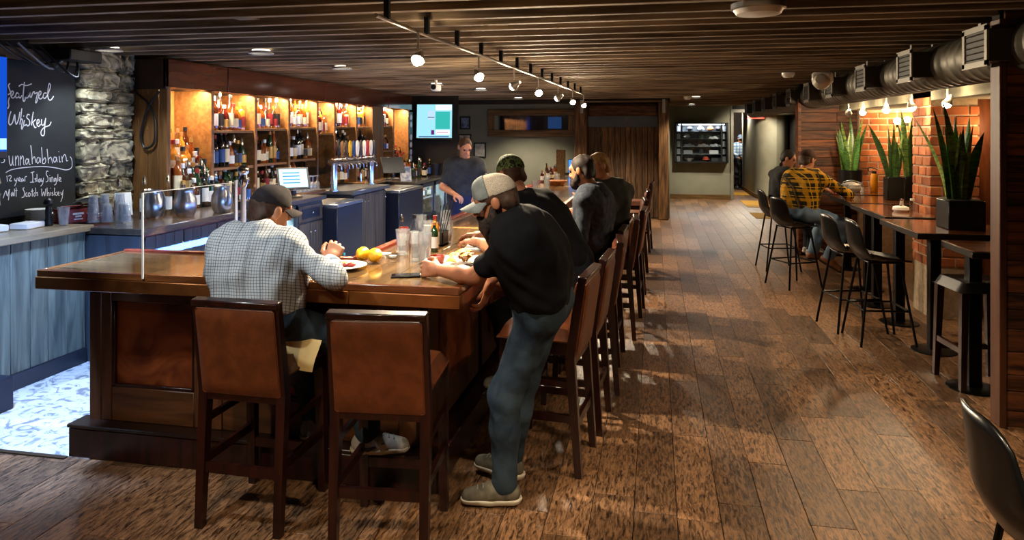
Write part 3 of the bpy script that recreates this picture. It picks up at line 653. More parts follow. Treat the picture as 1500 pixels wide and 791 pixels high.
def fridge(label, a, b, n, z1):
    t = thing('bar_fridge', label, 'fridge', (-4.3, (a+b)/2, .006)); L = b-a
    IN = mat('fridge_liner', 'c8d8dc', rough=.5)
    MB().bx(-.28, -.26, -L/2, L/2, .08, z1).bx(-.28, .38, -L/2, -L/2+.02, .08, z1).bx(-.28, .38, L/2-.02, L/2, .08, z1).bx(-.28, .38, -L/2, L/2, .04, .08).bx(-.28, .38, -L/2, L/2, z1-.03, z1).build('casing', IN, t)
    MB().cyl((.3, -L/2+.05, z1-.05), (.3, L/2-.05, z1-.05), .012).build('light_tube', glow('fridge_tube', 'bfeeff', 5), t)
    for z in (.38, .62): MB().bx(-.25, .28, -L/2+.02, L/2-.02, z, z+.008).build('wire_shelf', STEEL, t)
    for k in range(n):
        ya, yb = -L/2+L*k/n, -L/2+L*(k+1)/n
        f = MB().bx(.38, .41, ya, ya+.05, .08, z1).bx(.38, .41, yb-.05, yb, .08, z1).bx(.38, .41, ya, yb, .08, .14).bx(.38, .41, ya, yb, z1-.07, z1).build('door', CABD, t)
        MB().bx(.39, .395, ya+.05, yb-.05, .14, z1-.07).build('door_glass', GLASS, f)
        MB().bx(.41, .43, yb-.04, yb-.02, .4, .7).build('handle', STEEL, f)
    nn = int(L/.12)
    for z in (.388, .628, .088):
        for k in range(nn):
            o = put(bottle_mesh('slim' if z > .2 else 'tall', ['green', 'clear', 'amber', 'clear'][k % 4], ['white', 'blue', 'cream'][k % 3], 'silver' if 0 else 'white'), 'bottle', None, (-4.13, (a+b)/2-L/2+.09+.12*k, z+.006)); o.scale = (.7, .7, .7)
            tag(o, f"chilled bottle, {ORD[k]} from left on {'middle' if z == .388 else 'top' if z > .5 else 'lowest'} rack, {'near' if n == 1 else 'far'} lit fridge", 'bottle', 'chilled bottles in the lit fridges')
    return t
fridge('small lit glass-door fridge behind the man in the checked shirt', 6.84, 7.34, 1, .99)
fridge('wide lit two-door glass fridge at the far end of the back bar', 11.66, 13.1, 2, .93)
# ---- beer taps
tp = thing('beer_tap_tower', 'chrome beer tap tower on two posts with a row of tap handles', 'beer taps', (-4.12, 9.35, 1.04))
for y in (-.62, .62):
    MB().lathe([(.06, 0), (.06, .015), (.045, .02), (.045, .36), (.05, .365), (.05, .4)], (0, y, 0), 20).build('post', CHROME, tp)
MB().cyl((0, -.72, .38), (0, .72, .38), .042, n=16).build('manifold', CHROME, tp)
HC = ['151518', '7a5a30', '3a2a20', 'c8a018', '21407c', 'd8d8d8', '2a2a30', 'e0e0dc', '8a1d18', 'b8b8b8', '1c1c20']
for k in range(11):
    y = -.6+k*.12
    f = MB().cyl((.04, y, .36), (.1, y, .33), .012).cyl((.1, y, .34), (.1, y, .28), .009).build('faucet', CHROME, tp)
    MB().cyl((.06, y, .4), (.06, y, .44), .008).build('lever', CHROME, f)
    MB().lathe([(.012, .44), (.02, .47), (.026, .56), (.022, .64), (.008, .66)], (.06, y, 0), 10).build('tap_handle', mat('handle_'+HC[k], HC[k], rough=.4), f)
# ---- tablets, glasses, pitchers on the worktops
def tablet(label, loc, rz, on=True, s=1):
    t = thing('tablet_till', label, 'tablet', loc, rz)
    MB().lathe([(.09*s, 0), (.09*s, .012), (.03*s, .03), (.03*s, .08)], (0, 0, 0), 16).build('stand', BLKP, t)
    R = Matrix.Rotation(math.radians(-28), 3, 'X')
    MB().box((0, 0, .18*s), (.3*s, .02, .23*s), ch=.006, R=R).build('housing', BLKP, t)
    if on:
        sc = MB().box(Vector((0, 0, .18*s))+R @ Vector((0, -.0115, 0)), (.26*s, .002, .19*s), R=R).build('screen', glow('tablet_screen', '9fd0f0', 1.6), t)
        for k in range(4):
            MB().box(Vector((0, 0, .18*s))+R @ Vector((-.02*s, -.0135, (.055-.035*k)*s)), (.16*s, .001, .012*s), R=R).build('screen_line', glow('tablet_line', '4a86b8', 1.0), sc)
    return t
tablet('near tablet till with a pale blue screen on the dark worktop', (-4.1, 7.62, 1.06), math.radians(40), s=1.2)
tablet('far tablet till with a dark menu screen past the taps', (-4.15, 10.95, 1.06), math.radians(40), False, 1.25)
o = MB().bx(-.1, .1, -.005, .005, 0, .24).build('menu_card', mat('menu_print', 'b9b4a8', '4a5a70', rough=.7, ns=14)); o.location = (-4.1, 11.45, 1.0); o.rotation_euler = (-.2, 0, .8); tag(o, 'printed menu card leaning beside the far tablet till', 'card')
WG = MB().lathe([(.035, .2), (.038, .14), (.04, .1), (.03, .06), (.006, .045), (.005, .0), ], n=12, m=0, cap=False)
wgm = MB().lathe([(.036, 0), (.042, .05), (.036, .085), (.006, .11), (.005, .17), (.034, .176), (.034, .18)], n=14, cap=False).mesh('wine_glass', WARE)
tr = MB().bx(-4.5, -4.27, 8.06, 8.74, 1.06, 1.068, ch=.003).build('glass_tray', STEEL); tag(tr, 'steel tray under the upturned stemmed glasses', 'tray')
k = 0
for r_ in range(2):
    for c_ in range(6):
        o = put(wgm, 'wine_glass', None, (-4.33-.1*r_, 8.12+.11*c_, 1.068)); tag(o, f"upturned stemmed glass, {ORD[c_]} from left in {'front' if r_ == 0 else 'back'} row of the tray", 'glass', 'upturned stemmed glasses on the tray'); k += 1
def pitcher(label, loc, rz):
    t = thing('steel_pitcher', label, 'pitcher', loc, rz); t.scale = (1.22, 1.22, 1.22)
    MB().lathe([(.001, .0), (.055, 0), (.068, .02), (.08, .07), (.075, .13), (.055, .17), (.06, .2), (.058, .2), (.05, .17), (.07, .12), (.001, .03)], n=24).build('jug', STEEL, t)
    MB().grid(lambda u, v: (.05+.045*u*(1-4*(v-.5)**2), (v-.5)*.07, .185+.02*u), 4, 6).build('spout', STEEL, t)
    MB().tube([(-.055, 0, .19), (-.1, 0, .19), (-.125, 0, .15), (-.115, 0, .09), (-.075, 0, .06)], .009).build('handle', STEEL, t)
pitcher('leftmost polished steel pitcher on the dark worktop', (-4.28, 5.5, 1.06), PI*.9)
pitcher('middle polished steel pitcher, just behind the leftmost one', (-4.1, 5.68, 1.06), -.4)
pitcher('rightmost polished steel pitcher beside the bar post', (-3.98, 6.05, 1.06), PI*.8)
for k, (x, y) in enumerate(((-4.5, 5.35), (-4.45, 5.6), (-4.38, 5.82))):
    o = put(bottle_mesh('tall', 'clear', 'white', 'silver'), 'bottle', None, (x, y, 1.06)); o.scale = (1, 1, 1.05)
    tag(o, f'clear spouted bottle standing behind the pitchers, {ORD[k]} from the left', 'bottle', 'clear bottles behind the pitchers')
o = MB().bx(-4.0, -3.9, 6.3, 6.6, 1.06, 1.14, ch=.005).build('napkin_caddy', BLKP); tag(o, 'black napkin caddy right of the rightmost pitcher', 'caddy')
for k in range(3):
    bottle(-3.95, 6.34+.11*k, 1.14, ['clear'], 'black napkin caddy by the pitchers', 'bottles in the black caddy', .6)
# black sink tap by the till, bus tub past the far bottles
t = thing('chrome_sink_tap', 'curved chrome sink tap between the beer taps and far till', 'tap', (-4.42, 10.3, 1.06))
MB().cyl((0, 0, 0), (0, 0, .12), .014).build('stem', CHROME, t); MB().tube([(0, 0, .12), (.01, 0, .18), (.06, 0, .2), (.1, 0, .17)], .009).build('spout', CHROME, t)
o = MB().lathe([(.12, 0), (.14, .22), (.13, .22), (.11, .02), (.001, .02)], n=18).build('caddy_tub', BLKP); o.location = (-4.15, 13.2, 1.0); tag(o, 'black tub of straws standing at the end of the worktop', 'tub')
# ================================================================= LEFT COUNTER, BLACKBOARD
lc = thing('side_counter', 'grey-green plank-fronted side counter along the stone wall', 'counter', (-4.7, 3.6, .0))
LCB = mat('washed_plank', '3f4742', '6a7268', rough=.6, sc=(3, 3, .35), ns=5, det=7, dist=.8, rnd=.22, bump=.15)
MB().bx(-.28, .3, -1.3, 1.26, .0, 1.03).build('carcass', CABD, lc)
y = -1.3
while y < 1.25:
    wd = min(random.uniform(.14, .2), 1.26-y)
    MB().bx(.3, .315, y+.002, y+wd-.002, .12, 1.03, ch=.003).build('front_plank', LCB, lc); y += wd
MB().bx(.3, .33, -1.3, 1.26, .006, .12, ch=.004).build('kick_board', mat('kick_navy', '20242e', rough=.4), lc)
MB().bx(-.29, .36, -1.3, 1.3, 1.032, 1.08, ch=.005).build('counter_top', mat('side_counter_top', '6a5a44', '8a785c', rough=.3, sc=(2, .3, 2), ns=6), lc)
o = MB().bx(-4.3, -4.1, 3.62, 3.95, .006, .22, ch=.01).build('low_bin', NAVY); tag(o, 'small dark blue bin on the floor against the side counter', 'bin')
cb = thing('chalkboard', 'tall blackboard with white chalk lettering on the stone wall', 'chalkboard', (-4.97, 5.0, 1.14))
BOARD = mat('blackboard_slate', '191b1a', '2a2d2b', rough=.75, ns=3, lo=.4, hi=.75)
MB().bx(-.005, .005, -.36, .388, 0, 1.235).build('slate', BOARD, cb)
CH = mat('chalk_white', 'e6e6e2', rough=.9)
def spline(p, n=6):
    if len(p) < 3: return p
    out = []
    for i in range(len(p)-1):
        a, b, c, d = p[max(i-1, 0)], p[i], p[i+1], p[min(i+2, len(p)-1)]
        for k in range(n):
            t = k/n
            out.append(tuple(.5*(2*b[q]+(c[q]-a[q])*t+(2*a[q]-5*b[q]+4*c[q]-d[q])*t*t+(3*b[q]-a[q]-3*c[q]+d[q])*t**3) for q in range(len(b))))
    return out+[tuple(p[-1])]
for nm, r in (('featured', .0045), ('whiskey', .0045), ('name', .0032), ('line', .003), ('age', .0032), ('malt', .0032)):
    b = MB()
    for st in CHALK[nm]:
        p = spline([(y/1000-5.0, z/1000-1.14) for y, z in st])
        v, f = [], []
        for i, q in enumerate(p):
            a, c = p[max(i-1, 0)], p[min(i+1, len(p)-1)]; dx, dy = c[0]-a[0], c[1]-a[1]; L = math.hypot(dx, dy) or 1
            v += [(.0065, q[0]-dy/L*r, q[1]+dx/L*r), (.0065, q[0]+dy/L*r, q[1]-dx/L*r)]
            if i: f.append((2*i-2, 2*i-1, 2*i+1, 2*i))
        b.add(v, f)
    b.build('chalk_lettering', CH, cb)
MB().bx(-.01, .03, -.6, .39, 1.24, 1.34, ch=.004).build('top_rail', mat('board_rail', '2f2418', '4a3826', rough=.6), cb)
# television at the left edge and cables above the board
tv = thing('television', 'wall television with a bright blue screen at the left edge', 'television', (-4.9, 4.18, 1.6))
MB().bx(-.03, .02, -.6, .46, 0, .8, ch=.01).build('casing', BLKP, tv)
MB().bx(.02, .024, -.58, .45, .06, .78).build('screen', glow('tv_blue', '0c3a9c', 1.1), tv)
MB().bx(.024, .026, .25, .445, .075, .16).build('screen_banner', glow('tv_banner', '8cc4ec', 1.2), tv)
for k in range(5):
    pts = [(-4.85, 4.5+.1*k, 2.5), (-4.82+.03*k, 4.7+.1*k, 2.38-.03*k), (-4.84, 4.95+.08*k, 2.36+.02*k), (-4.88, 5.2+.04*k, 2.47)]
    o = MB().tube(spline(pts), .009, 6).build('cable', mat(('cable_grey' if k == 2 else 'cable_black'), ('8a8f96' if k == 2 else '0c0c0d'), rough=.4))
    tag(o, f"{'grey' if k == 2 else 'black'} slack cable under the ceiling above the blackboard, {ORD[k]} one", 'cable', 'slack cables above the blackboard')
o = MB().bx(-4.9, -4.7, 5.05, 5.4, 2.4, 2.5, ch=.01).build('junction_box', BLKP); tag(o, 'black equipment box with cables above the blackboard', 'box')
o = MB().tube(spline([(-4.62, 6.02, 2.2), (-4.72, 6.0, 2.05), (-4.8, 6.0, 1.8), (-4.76, 6.0, 1.66), (-4.66, 6.0, 1.72), (-4.66, 6.0, 1.95), (-4.74, 6.0, 2.1), (-4.86, 6.0, 2.2), (-4.9, 6.0, 2.4)]), .011, 6).build('hanging_cord', mat('cable_black', '0c0c0d')); tag(o, 'black cord looped over the oak end panel of the back bar', 'cord')
# things on the side counter
PL = MB().lathe([(.05, 0), (.055, .004), (.09, .014), (.092, .016), (.055, .008), (.001, .007)], n=24).mesh('plate', WHITE)
for sx, (x, y, n, nm) in enumerate(((-4.82, 4.86, 9, 'tall'), (-4.72, 4.98, 6, 'low'))):
    for k in range(n):
        o = put(PL, 'plate', None, (x, y, 1.08+.0125*k)); tag(o, f"white plate, {ORD[k]} from the bottom of the {nm} stack", 'plate', 'stacked white plates')
t = thing('pepper_mill', 'black pepper mill before the tall stack of white plates', 'mill', (-4.63, 4.76, 1.08))
MB().lathe([(.03, 0), (.032, .02), (.02, .06), (.024, .11), (.018, .15)], n=16).build('body', BLKP, t); MB().lathe([(.018, .15), (.034, .17), (.03, .2), (.012, .215), (.001, .22)], n=16).build('cap', BLKP, t)
def napbox(label, loc, d, rz, grp=None):
    o = MB().box((0, 0, d[2]/2), d, ch=.006).build('napkin_stack', PAPER); o.location = loc; o.rotation_euler[2] = rz; return tag(o, label, 'napkins', grp)
napbox('flat white stack of folded napkins beside the pepper mill', (-4.66, 4.6, 1.08), (.14, .2, .045), .2)
napbox('crumpled white napkins at the left end of the side counter', (-4.74, 4.36, 1.08), (.16, .18, .05), -.3)
pint = MB().lathe([(.029, 0), (.031, .004), (.043, .145), (.0405, .145), (.029, .012), (.001, .01)], n=20).mesh('pint_glass', WARE)
def glass(loc, label, grp=None, up=True, s=1):
    o = put(pint, 'pint_glass', None, loc, (0, 0, 0) if up else (PI, 0, 0)); o.scale = (s, s, s); return tag(o, label, 'glass', grp)
glass((-4.52, 4.79, 1.08), 'single empty pint glass beside the low plate stack')
for k, (x, y) in enumerate(((-4.44, 5.0), (-4.36, 5.06), (-4.44, 5.12), (-4.3, 5.14), (-4.36, 5.2), (-4.24, 5.12))):
    glass((x, y, 1.225), f'upturned pint glass, {ORD[k]} of the lower cluster by the red caddies', 'upturned pint glasses on the corner', False)
    if k in (0, 2, 4): glass((x, y, 1.30), f'pint glass nested on top of the cluster, {ORD[k]} place', 'upturned pint glasses on the corner', False)
RED = mat('red_caddy', '6e1a12', '8a2418', rough=.45, ns=5)
for k, (y, nm) in enumerate(((4.98, 'left'), (5.2, 'right'))):
    t = thing('red_caddy', f'red condiment caddy with white print, {nm} one of two', 'caddy', (-4.62, y, 1.08), -.25)
    MB().bx(-.08, .08, -.1, .1, 0, .006).bx(-.08, -.072, -.1, .1, 0, .11).bx(.072, .08, -.1, .1, 0, .11).bx(-.08, .08, -.1, -.092, 0, .11).bx(-.08, .08, .092, .1, 0, .11).build('tray', RED, t)
    MB().bx(.08, .082, -.045, .045, .066, .082).bx(.08, .082, -.025, .025, .046, .06).bx(.08, .082, -.035, .035, .026, .036).build('print', WHITE, t)
    MB().tube([(0, -.09, .08), (0, -.09, .13), (0, .09, .13), (0, .09, .08)], .006).build('handle', RED, t)
t = thing('folded_towel', 'black folded towel with a pale stripe on the red caddy', 'towel', (-4.62, 5.2, 1.22), .2)
MB().grid(lambda u, v: ((u-.5)*.2, (v-.5)*.3, .03*math.sin(PI*u)*(.7+.3*math.sin(5*v))+.02*math.sin(PI*v)), 10, 14).build('cloth', mat('black_cloth', '0d0d0e', rough=.9), t)
MB().grid(lambda u, v: (-.02+u*.04, (v-.5)*.2, .05+.012*math.sin(PI*v)), 3, 10).build('stripe', mat('cloth_stripe', 'b8ad8a', rough=.9), t)
o = MB().box((0, 0, .1), (.005, .15, .2)).build('paper_sign', PAPER); o.location = (-4.55, 5.48, 1.08); o.rotation_euler = (0, -.15, -.35); tag(o, 'small blank white card propped behind the pint glasses', 'card')
# ================================================================= THE BAR
TOPW = mat('bar_top_plank', '47331f', '79603f', rough=.11, sc=(.35, 5, 5), ns=5, det=7, dist=.7, rnd=.16, coat=.7)
TOPWY = mat('bar_top_plank_long', '47331f', '79603f', rough=.11, sc=(5, .35, 5), ns=5, det=7, dist=.7, rnd=.16, coat=.7)
bar = thing('bar_counter', 'long L-shaped bar with glossy plank top, copper edge and panelled front', 'bar', (-1.9, 3.24, 0))
def P4(n, m, x0, x1, y0, y1, z0, z1, ch=.003, parent=None, label=None):
    return MB().bx(x0+1.9, x1+1.9, y0-3.24, y1-3.24, z0, z1, ch=ch).build(n, m, parent or bar, label=label)
ZT = 1.07
for k in range(4):
    y0 = 3.27+.15*k; xr = -1.69 if k < 4 else -1.69
    P4('top_plank', TOPW, -3.19, -2.3-.15*(k % 2), y0+.0007, y0+.1493, ZT-.03, ZT, .0012)
    P4('top_plank', TOPW, -2.2985-.15*(k % 2), -.94-.1875*0 if k < 0 else -1.66, y0+.0007, y0+.1493, ZT-.03, ZT, .0012)
SEAM = [3.27, 5.36, 7.5, 9.8, 12.1, 13.2]
for j in range(len(SEAM)-1):
    for k in range(4):
        x0 = -1.66+.18*k
        P4('top_plank', TOPWY, x0+.0007, x0+.1793, SEAM[j]+.03*(j > 0), SEAM[j+1]-.03, ZT-.03, ZT, .0012)
    if j: P4('cross_strip', mat('seam_strip', 'b98a52', rough=.2, coat=.5), -1.66, -.94, SEAM[j]-.029, SEAM[j]+.029, ZT-.03, ZT+.001)
RAILM = mat('bar_edge_rail', '5a2f17', '80502b', rough=.2, sc=(.4, .4, 4), ns=5, coat=.4)
P4('edge_rail', RAILM, -3.22, -.9, 3.235, 3.27, ZT-.03, ZT+.004)
P4('edge_rail', RAILM, -.94, -.9, 3.272, 13.2, ZT-.03, ZT+.004)
P4('edge_rail', RAILM, -3.22, -3.19, 3.272, 3.87, ZT-.03, ZT+.004)
P4('inner_rail', mat('inner_rail_red', '7a2a18', '93402a', rough=.25, coat=.3), -1.71, -1.66, 3.87, 13.2, ZT-.03, ZT+.02)
P4('inner_rail', mat('inner_rail_red', '7a2a18'), -3.22, -1.71, 3.87, 3.91, ZT-.03, ZT+.012)
P4('copper_edge', COPPER, -3.225, -2.1, 3.228, 3.26, .975, ZT-.03, .004); P4('copper_edge', COPPER, -2.098, -1.45, 3.228, 3.26, .975, ZT-.03, .004); P4('copper_edge', COPPER, -1.448, -.893, 3.228, 3.26, .975, ZT-.03, .004)
P4('copper_edge', COPPER, -.925, -.893, 3.26, 13.2, .975, ZT-.03, .004); P4('copper_edge', COPPER, -3.225, -3.193, 3.26, 3.9, .975, ZT-.03, .004)
P4('sub_top', DKWOOD, -3.18, -1.7, 3.27, 3.88, .985, ZT-.031); P4('sub_top', DKWOOD, -1.69, -.93, 3.27, 13.2, .985, ZT-.031)
# base carcass, plinth and panelling
P4('carcass', mat('carcass_dark', '140b07', rough=.6), -3.12, -1.2, 3.56, 3.84, .0, .985); P4('carcass', mat('carcass_dark', '140b07'), -1.62, -1.2, 3.56, 13.1, .0, .985)
P4('plinth', DKWOOD, -3.2, -1.06, 3.42, 3.56, 0, .165, .008); P4('plinth', DKWOOD, -1.2, -1.06, 3.56, 13.1, 0, .165, .008); P4('plinth', DKWOOD, -3.2, -3.12, 3.56, 3.9, 0, .165, .008)
P4('plinth_cap', mat('plinth_cap_wood', '1a0e08', '26150c', rough=.3, coat=.2), -3.205, -1.05, 3.415, 3.56, .165, .185, .004)
CUP = mat('worn_copper_panel', '5a2411', 'a2552a', rough=.42, metal=.35, ns=3.2, det=9, dist=1.6, lo=.36, hi=.66, bump=.35)
PX = [(-3.0, -2.48), (-2.31, -1.79), (-1.64, -1.3)]
for a, b in PX: P4('copper_panel', CUP, a, b, 3.535, 3.56, .38, .85)
xs = [-3.12]+[q for ab in PX for q in ab]+[-1.2]
for k in range(0, len(xs), 2): P4('stile', BARWOOD, xs[k], xs[k+1], 3.51, 3.56, .185, .985, .004)
for a, b in PX:
    P4('bottom_rail', BARWOODX, a+.002, b-.002, 3.512, 3.56, .185, .375, .004); P4('top_rail', BARWOODX, a+.002, b-.002, 3.512, 3.56, .855, .985, .004)
    for q in (a, b-.018): P4('panel_bead', DKWOOD, q, q+.018, 3.516, 3.54, .38, .85, .003)
    P4('panel_bead', DKWOOD, a+.018, b-.018, 3.516, 3.54, .375, .393, .003)
P4('corner_post', BARWOOD, -3.14, -3.06, 3.505, 3.6, .0, .985, .006)
for k in range(8):
    y0 = 3.6+1.18*k
    P4('side_panel', BARWOOD, -1.2, -1.17, y0+.01, y0+1.1, .19, .98, .004)
    P4('side_panel', CUP, -1.17, -1.155, y0+.2, y0+.92, .38, .85)
# ---- clear shield on the bar with its chrome ended post
sh = thing('acrylic_shield', 'clear acrylic divider standing on the bar left of the seated man', 'shield', (-2.57, 3.24, 1.075))
MB().bx(-.004, .004, -.015, .82, -.02, .42).build('panel', ACRYL, sh)
ED = mat('polished_edge', 'cfd6dc', rough=.15, coat=.5)
MB().bx(-.0045, .0045, -.02, -.014, -.02, .42).build('front_edge', ED, sh); MB().bx(-.0045, .0045, .8, .826, .0, .43).build('back_edge', ED, sh); MB().bx(-.003, .003, -.014, .82, .417, .42).build('top_edge', ED, sh)
t = thing('chrome_ball_post', 'pale post with a chrome ball top at the end of the shield', 'post', (-2.56, 4.12, .0))
MB().lathe([(.03, 0), (.03, .01), (.016, .02), (.016, 1.5)], n=14).build('post', mat('pale_enamel', 'c9ccd2', rough=.3), t)
MB().lathe([(.02, 1.46), (.03, 1.5), (.022, 1.53)], n=14).ball((0, 0, 1.565), .036, 16, 10).build('ball_top', CHROME, t)
# blue-lit ice well behind the front leg of the bar
o = MB().bx(-3.05, -1.75, 3.93, 4.35, .62, .66).bx(-3.05, -3.0, 3.93, 4.35, .66, .86).bx(-3.05, -1.75, 4.32, 4.35, .66, .86).build('ice_well', STEEL); tag(o, 'steel ice well glowing blue behind the near leg of the bar', 'sink')
# ================================================================= LEATHER STOOLS
def pillow(b, c, d, n=9, p=6, m=0):
    """Cushion: a rounded slab whose thickness d[1] swells in the middle."""
    def h(u): return .72+.28*max(0, 1-abs(2*u-1)**p)**.4
    b.box(c, (d[0], d[1]*.515, d[2]), m)
    for sg in (-1, 1):
        b.grid(lambda u, v: (c[0]+(u-.5)*d[0], c[1]+sg*d[1]/2*h(u)*h(v), c[2]+(v-.5)*d[2]), n, n, m)
    return b
def make_stool(label):
    t = thing('bar_stool', label, 'stool', group='leather bar stools along the bar')
    for sx in (-1, 1):
        MB().bar((sx*.197, -.23, 0), (sx*.197, -.185, .62), .036, .036, w1=.044, d1=.05).bar((sx*.197, -.185, .62), (sx*.2, -.245, 1.03), .044, .05, w1=.03, d1=.035).build('leg', DKWOOD, t)
        MB().bar((sx*.195, .2, 0), (sx*.19, .175, .7), .036, .036, w1=.05, d1=.05).build('leg', DKWOOD, t)
        MB().bar((sx*.195, -.21, .3), (sx*.195, .19, .3), .022, .04).build('stretcher', DKWOOD, t)
        MB().bar((sx*.195, -.2, .48), (sx*.195, .185, .48), .02, .03).build('stretcher', DKWOOD, t)
    MB().bar((-.19, .192, .22), (.19, .192, .22), .03, .045).build('footrest', DKWOOD, t)
    MB().bar((-.19, -.21, .27), (.19, -.21, .27), .022, .045).build('stretcher', DKWOOD, t)
    MB().bx(-.2, .2, -.19, .2, .63, .7, ch=.006).build('seat_frame', DKWOOD, t)
    b = MB(); b.grid(lambda u, v: ((u-.5)*.43, (v-.5)*.42+.01, .7+.075*(max(0, 1-abs(2*u-1)**8)*max(0, 1-abs(2*v-1)**8))**.4), 12, 12)
    s_ = b.build('seat', LEATHER, t)
    MB().tube([(-.212, -.19, .705), (-.212, .215, .705), (.212, .215, .705), (.212, -.19, .705)], .006, 6, closed=True).build('piping', LEATHER, s_)
    R = Matrix.Rotation(math.radians(8.3), 3, 'X')
    b = MB(); pillow(b, (0, 0, 0), (.388, .08, .403), 14, 10)
    b.v = [tuple(R @ Vector(p)+Vector((0, -.215, .815))) for p in b.v]
    bk = b.build('backrest', LEATHER, t)
    c = MB()
    for sy in (-1, 1):
        q = [Vector((x*.194, sy*.0215, z*.2015)) for x, z in ((-1, -.97), (-1, .97), (-.97, 1), (.97, 1), (1, .97), (1, -.97), (.97, -1), (-.97, -1))]
        c.tube([R @ p+Vector((0, -.215, .815)) for p in q], .0045, 6, closed=True)
    c.build('piping', LEATHER, bk)
    MB().box((0, -.25, 1.037), (.432, .05, .03), ch=.005, R=R).build('top_rail', DKWOOD, t)
    MB().bar((-.18, -.187, .605), (.18, -.187, .605), .04, .05).build('back_rail', DKWOOD, t)
    return t
st0 = make_stool('brown leather bar stool under the man in the checked shirt')
def stool(x, y, rz, label): return copy_tree(st0, (x, y, 0), rz, label)
st0.location = (-1.84, 3.16, 0); st0.rotation_euler = (0, 0, math.radians(-1))
stool(-1.165, 3.08, math.radians(5), 'empty brown leather bar stool at the front, right of the seated man')
R90 = PI/2
for x, y, dr_, lab in ((-.60, 3.96, -6, 'leather bar stool right behind the man leaning in jeans'), (-.54, 4.5, -4, 'leather bar stool of the man in the camouflage cap'),
                       (-.5, 5.15, 4, 'empty leather bar stool between the camouflage cap and the hooded man'), (-.5, 5.78, -3, 'leather bar stool of the man in the grey hooded top'),
                       (-.42, 6.5, 3, 'leather bar stool of the fair-haired man in the dark jacket'), (-.36, 7.3, -3, 'empty leather bar stool next past the fair-haired man'),
                       (-.36, 8.3, 4, 'empty leather bar stool, third before the barn-board partition'), (-.34, 9.6, 2, 'empty leather bar stool, second before the barn-board partition'), (-.3, 11.2, -4, 'empty leather bar stool nearest the barn-board partition')):
    stool(x, y, R90+math.radians(dr_), lab)
# ================================================================= RIGHT SIDE TABLES
TT = mat('table_top_wood', '4a2612', '7a4524', rough=.16, sc=(.4, 4, 4), ns=5, det=6, rnd=.15, coat=.5)
TEDGE = mat('table_edge', '170d08', rough=.4)
def high_table(label, x0, x1, y0, y1, legs, z=1.03):
    t = thing('high_table', label, 'table', ((x0+x1)/2, (y0+y1)/2, 0), 0, 'high tables on the right'); cx, cy = (x0+x1)/2, (y0+y1)/2
    MB().bx(x0-cx, x1-cx, y0-cy, y1-cy, z-.05, z-.004, ch=.004).build('table_edge', TEDGE, t)
    n = max(3, round((y1-y0)/.16))
    for k in range(n):
        a, b = y0-cy+(y1-y0)*k/n, y0-cy+(y1-y0)*(k+1)/n
        MB().bx(x0-cx+.012, x1-cx-.012, a+.001+(.01 if k == 0 else 0), b-.001-(.01 if k == n-1 else 0), z-.02, z, ch=.0015).build('top_plank', TT, t)
    for x, y in legs:
        MB().bx(x-cx-.042, x-cx+.042, y-cy-.042, y-cy+.042, .012, z-.05, ch=.004).build('leg', BLK, t)
        MB().lathe([(.17, 0), (.17, .008), (.15, .014), (.06, .018)], (x-cx, y-cy, 0), 24).build('base_plate', BLK, t)
    return t
high_table('dark high table nearest the camera with the big snake plant', 1.98, 2.75, 6.03, 6.98, [(2.26, 6.5)])
high_table('second high table from the front with a candle holder', 2.08, 2.57, 7.17, 8.38, [(2.27, 7.4), (2.27, 8.1)])
high_table('third high table from the front with the pair of snake plants', 2.12, 3.0, 8.5, 9.5, [(2.4, 8.9)])
high_table('fourth high table from the front, set for two diners', 2.22, 3.1, 9.65, 10.95, [(2.5, 10.2)])
high_table('high table half hidden by the plank-clad pillar', 2.1, 2.8, 5.36, 5.9, [(2.2, 5.6)], 1.0)
# molded black stools on wire legs
def make_shell(label):
    t = thing('shell_stool', label, 'stool', group='black shell stools')
    def f(u, v):
        # u across, v from seat front to top of back
        w = .2*(1-.28*max(0, v-.5)**1.2*2) * (1-.12*(1-v)**3)
        x = (2*u-1)*w; c = (2*u-1)**2
        if v < .5: q = v/.5; y = .2-.36*q; z = .72-.025*math.sin(PI*q)+.05*c*(.4+q)-.03*(1-q)**4
        else:
            q = (v-.5)/.5; a = min(1, q*2.2)
            y = -.16-.06*math.sin(a*PI/2)-.05*q+.075*c*(.6+.4*q)*(1-.35*q); z = .715+.03*c*(1-a)+.34*q**1.15-.05*c**2*max(0, q-.6)*3
        return (x, y, z)
    b = MB(); b.grid(f, 14, 24)
    n = len(b.v)
    sh_ = b.mesh('shell', mat('shell_black', '0d0d0e', rough=.32, coat=.25))
    o = put(sh_, 'shell', t); md = o.modifiers.new('thickness', 'SOLIDIFY'); md.thickness = .012
    top = [(-.13, -.13), (.13, -.13), (.13, .12), (-.13, .12)]; ft = [(-.22, -.23), (.22, -.23), (.22, .22), (-.22, .22)]
    for (a, b_), (c, d) in zip(top, ft): MB().cyl((c, d, 0), (a, b_, .71), .011, n=8).build('leg', BLK, t)
    k = .3/.71; ring = [(c+(a-c)*k, d+(b_-d)*k, .3) for (a, b_), (c, d) in zip(top, ft)]
    MB().tube(ring, .009, 6, closed=True).build('foot_ring', BLK, t)
    MB().tube([(x, y, .7) for x, y in top], .01, 6, closed=True).build('seat_ring', BLK, t)
    return t
sh0 = make_shell('black shell stool under the man in the yellow plaid shirt'); sh0.location = (1.6, 8.95, 0); sh0.rotation_euler = (0, 0, math.radians(-62))
copy_tree(sh0, (1.78, 7.12, 0), math.radians(-78), 'empty black shell stool, left of the two by the second table')
copy_tree(sh0, (1.9, 6.72, 0), math.radians(-84), 'empty black shell stool, right of the two by the front table')
copy_tree(sh0, (1.1, 2.15, 0), math.radians(-92), 'large dark shell stool cut by the right edge in the foreground')
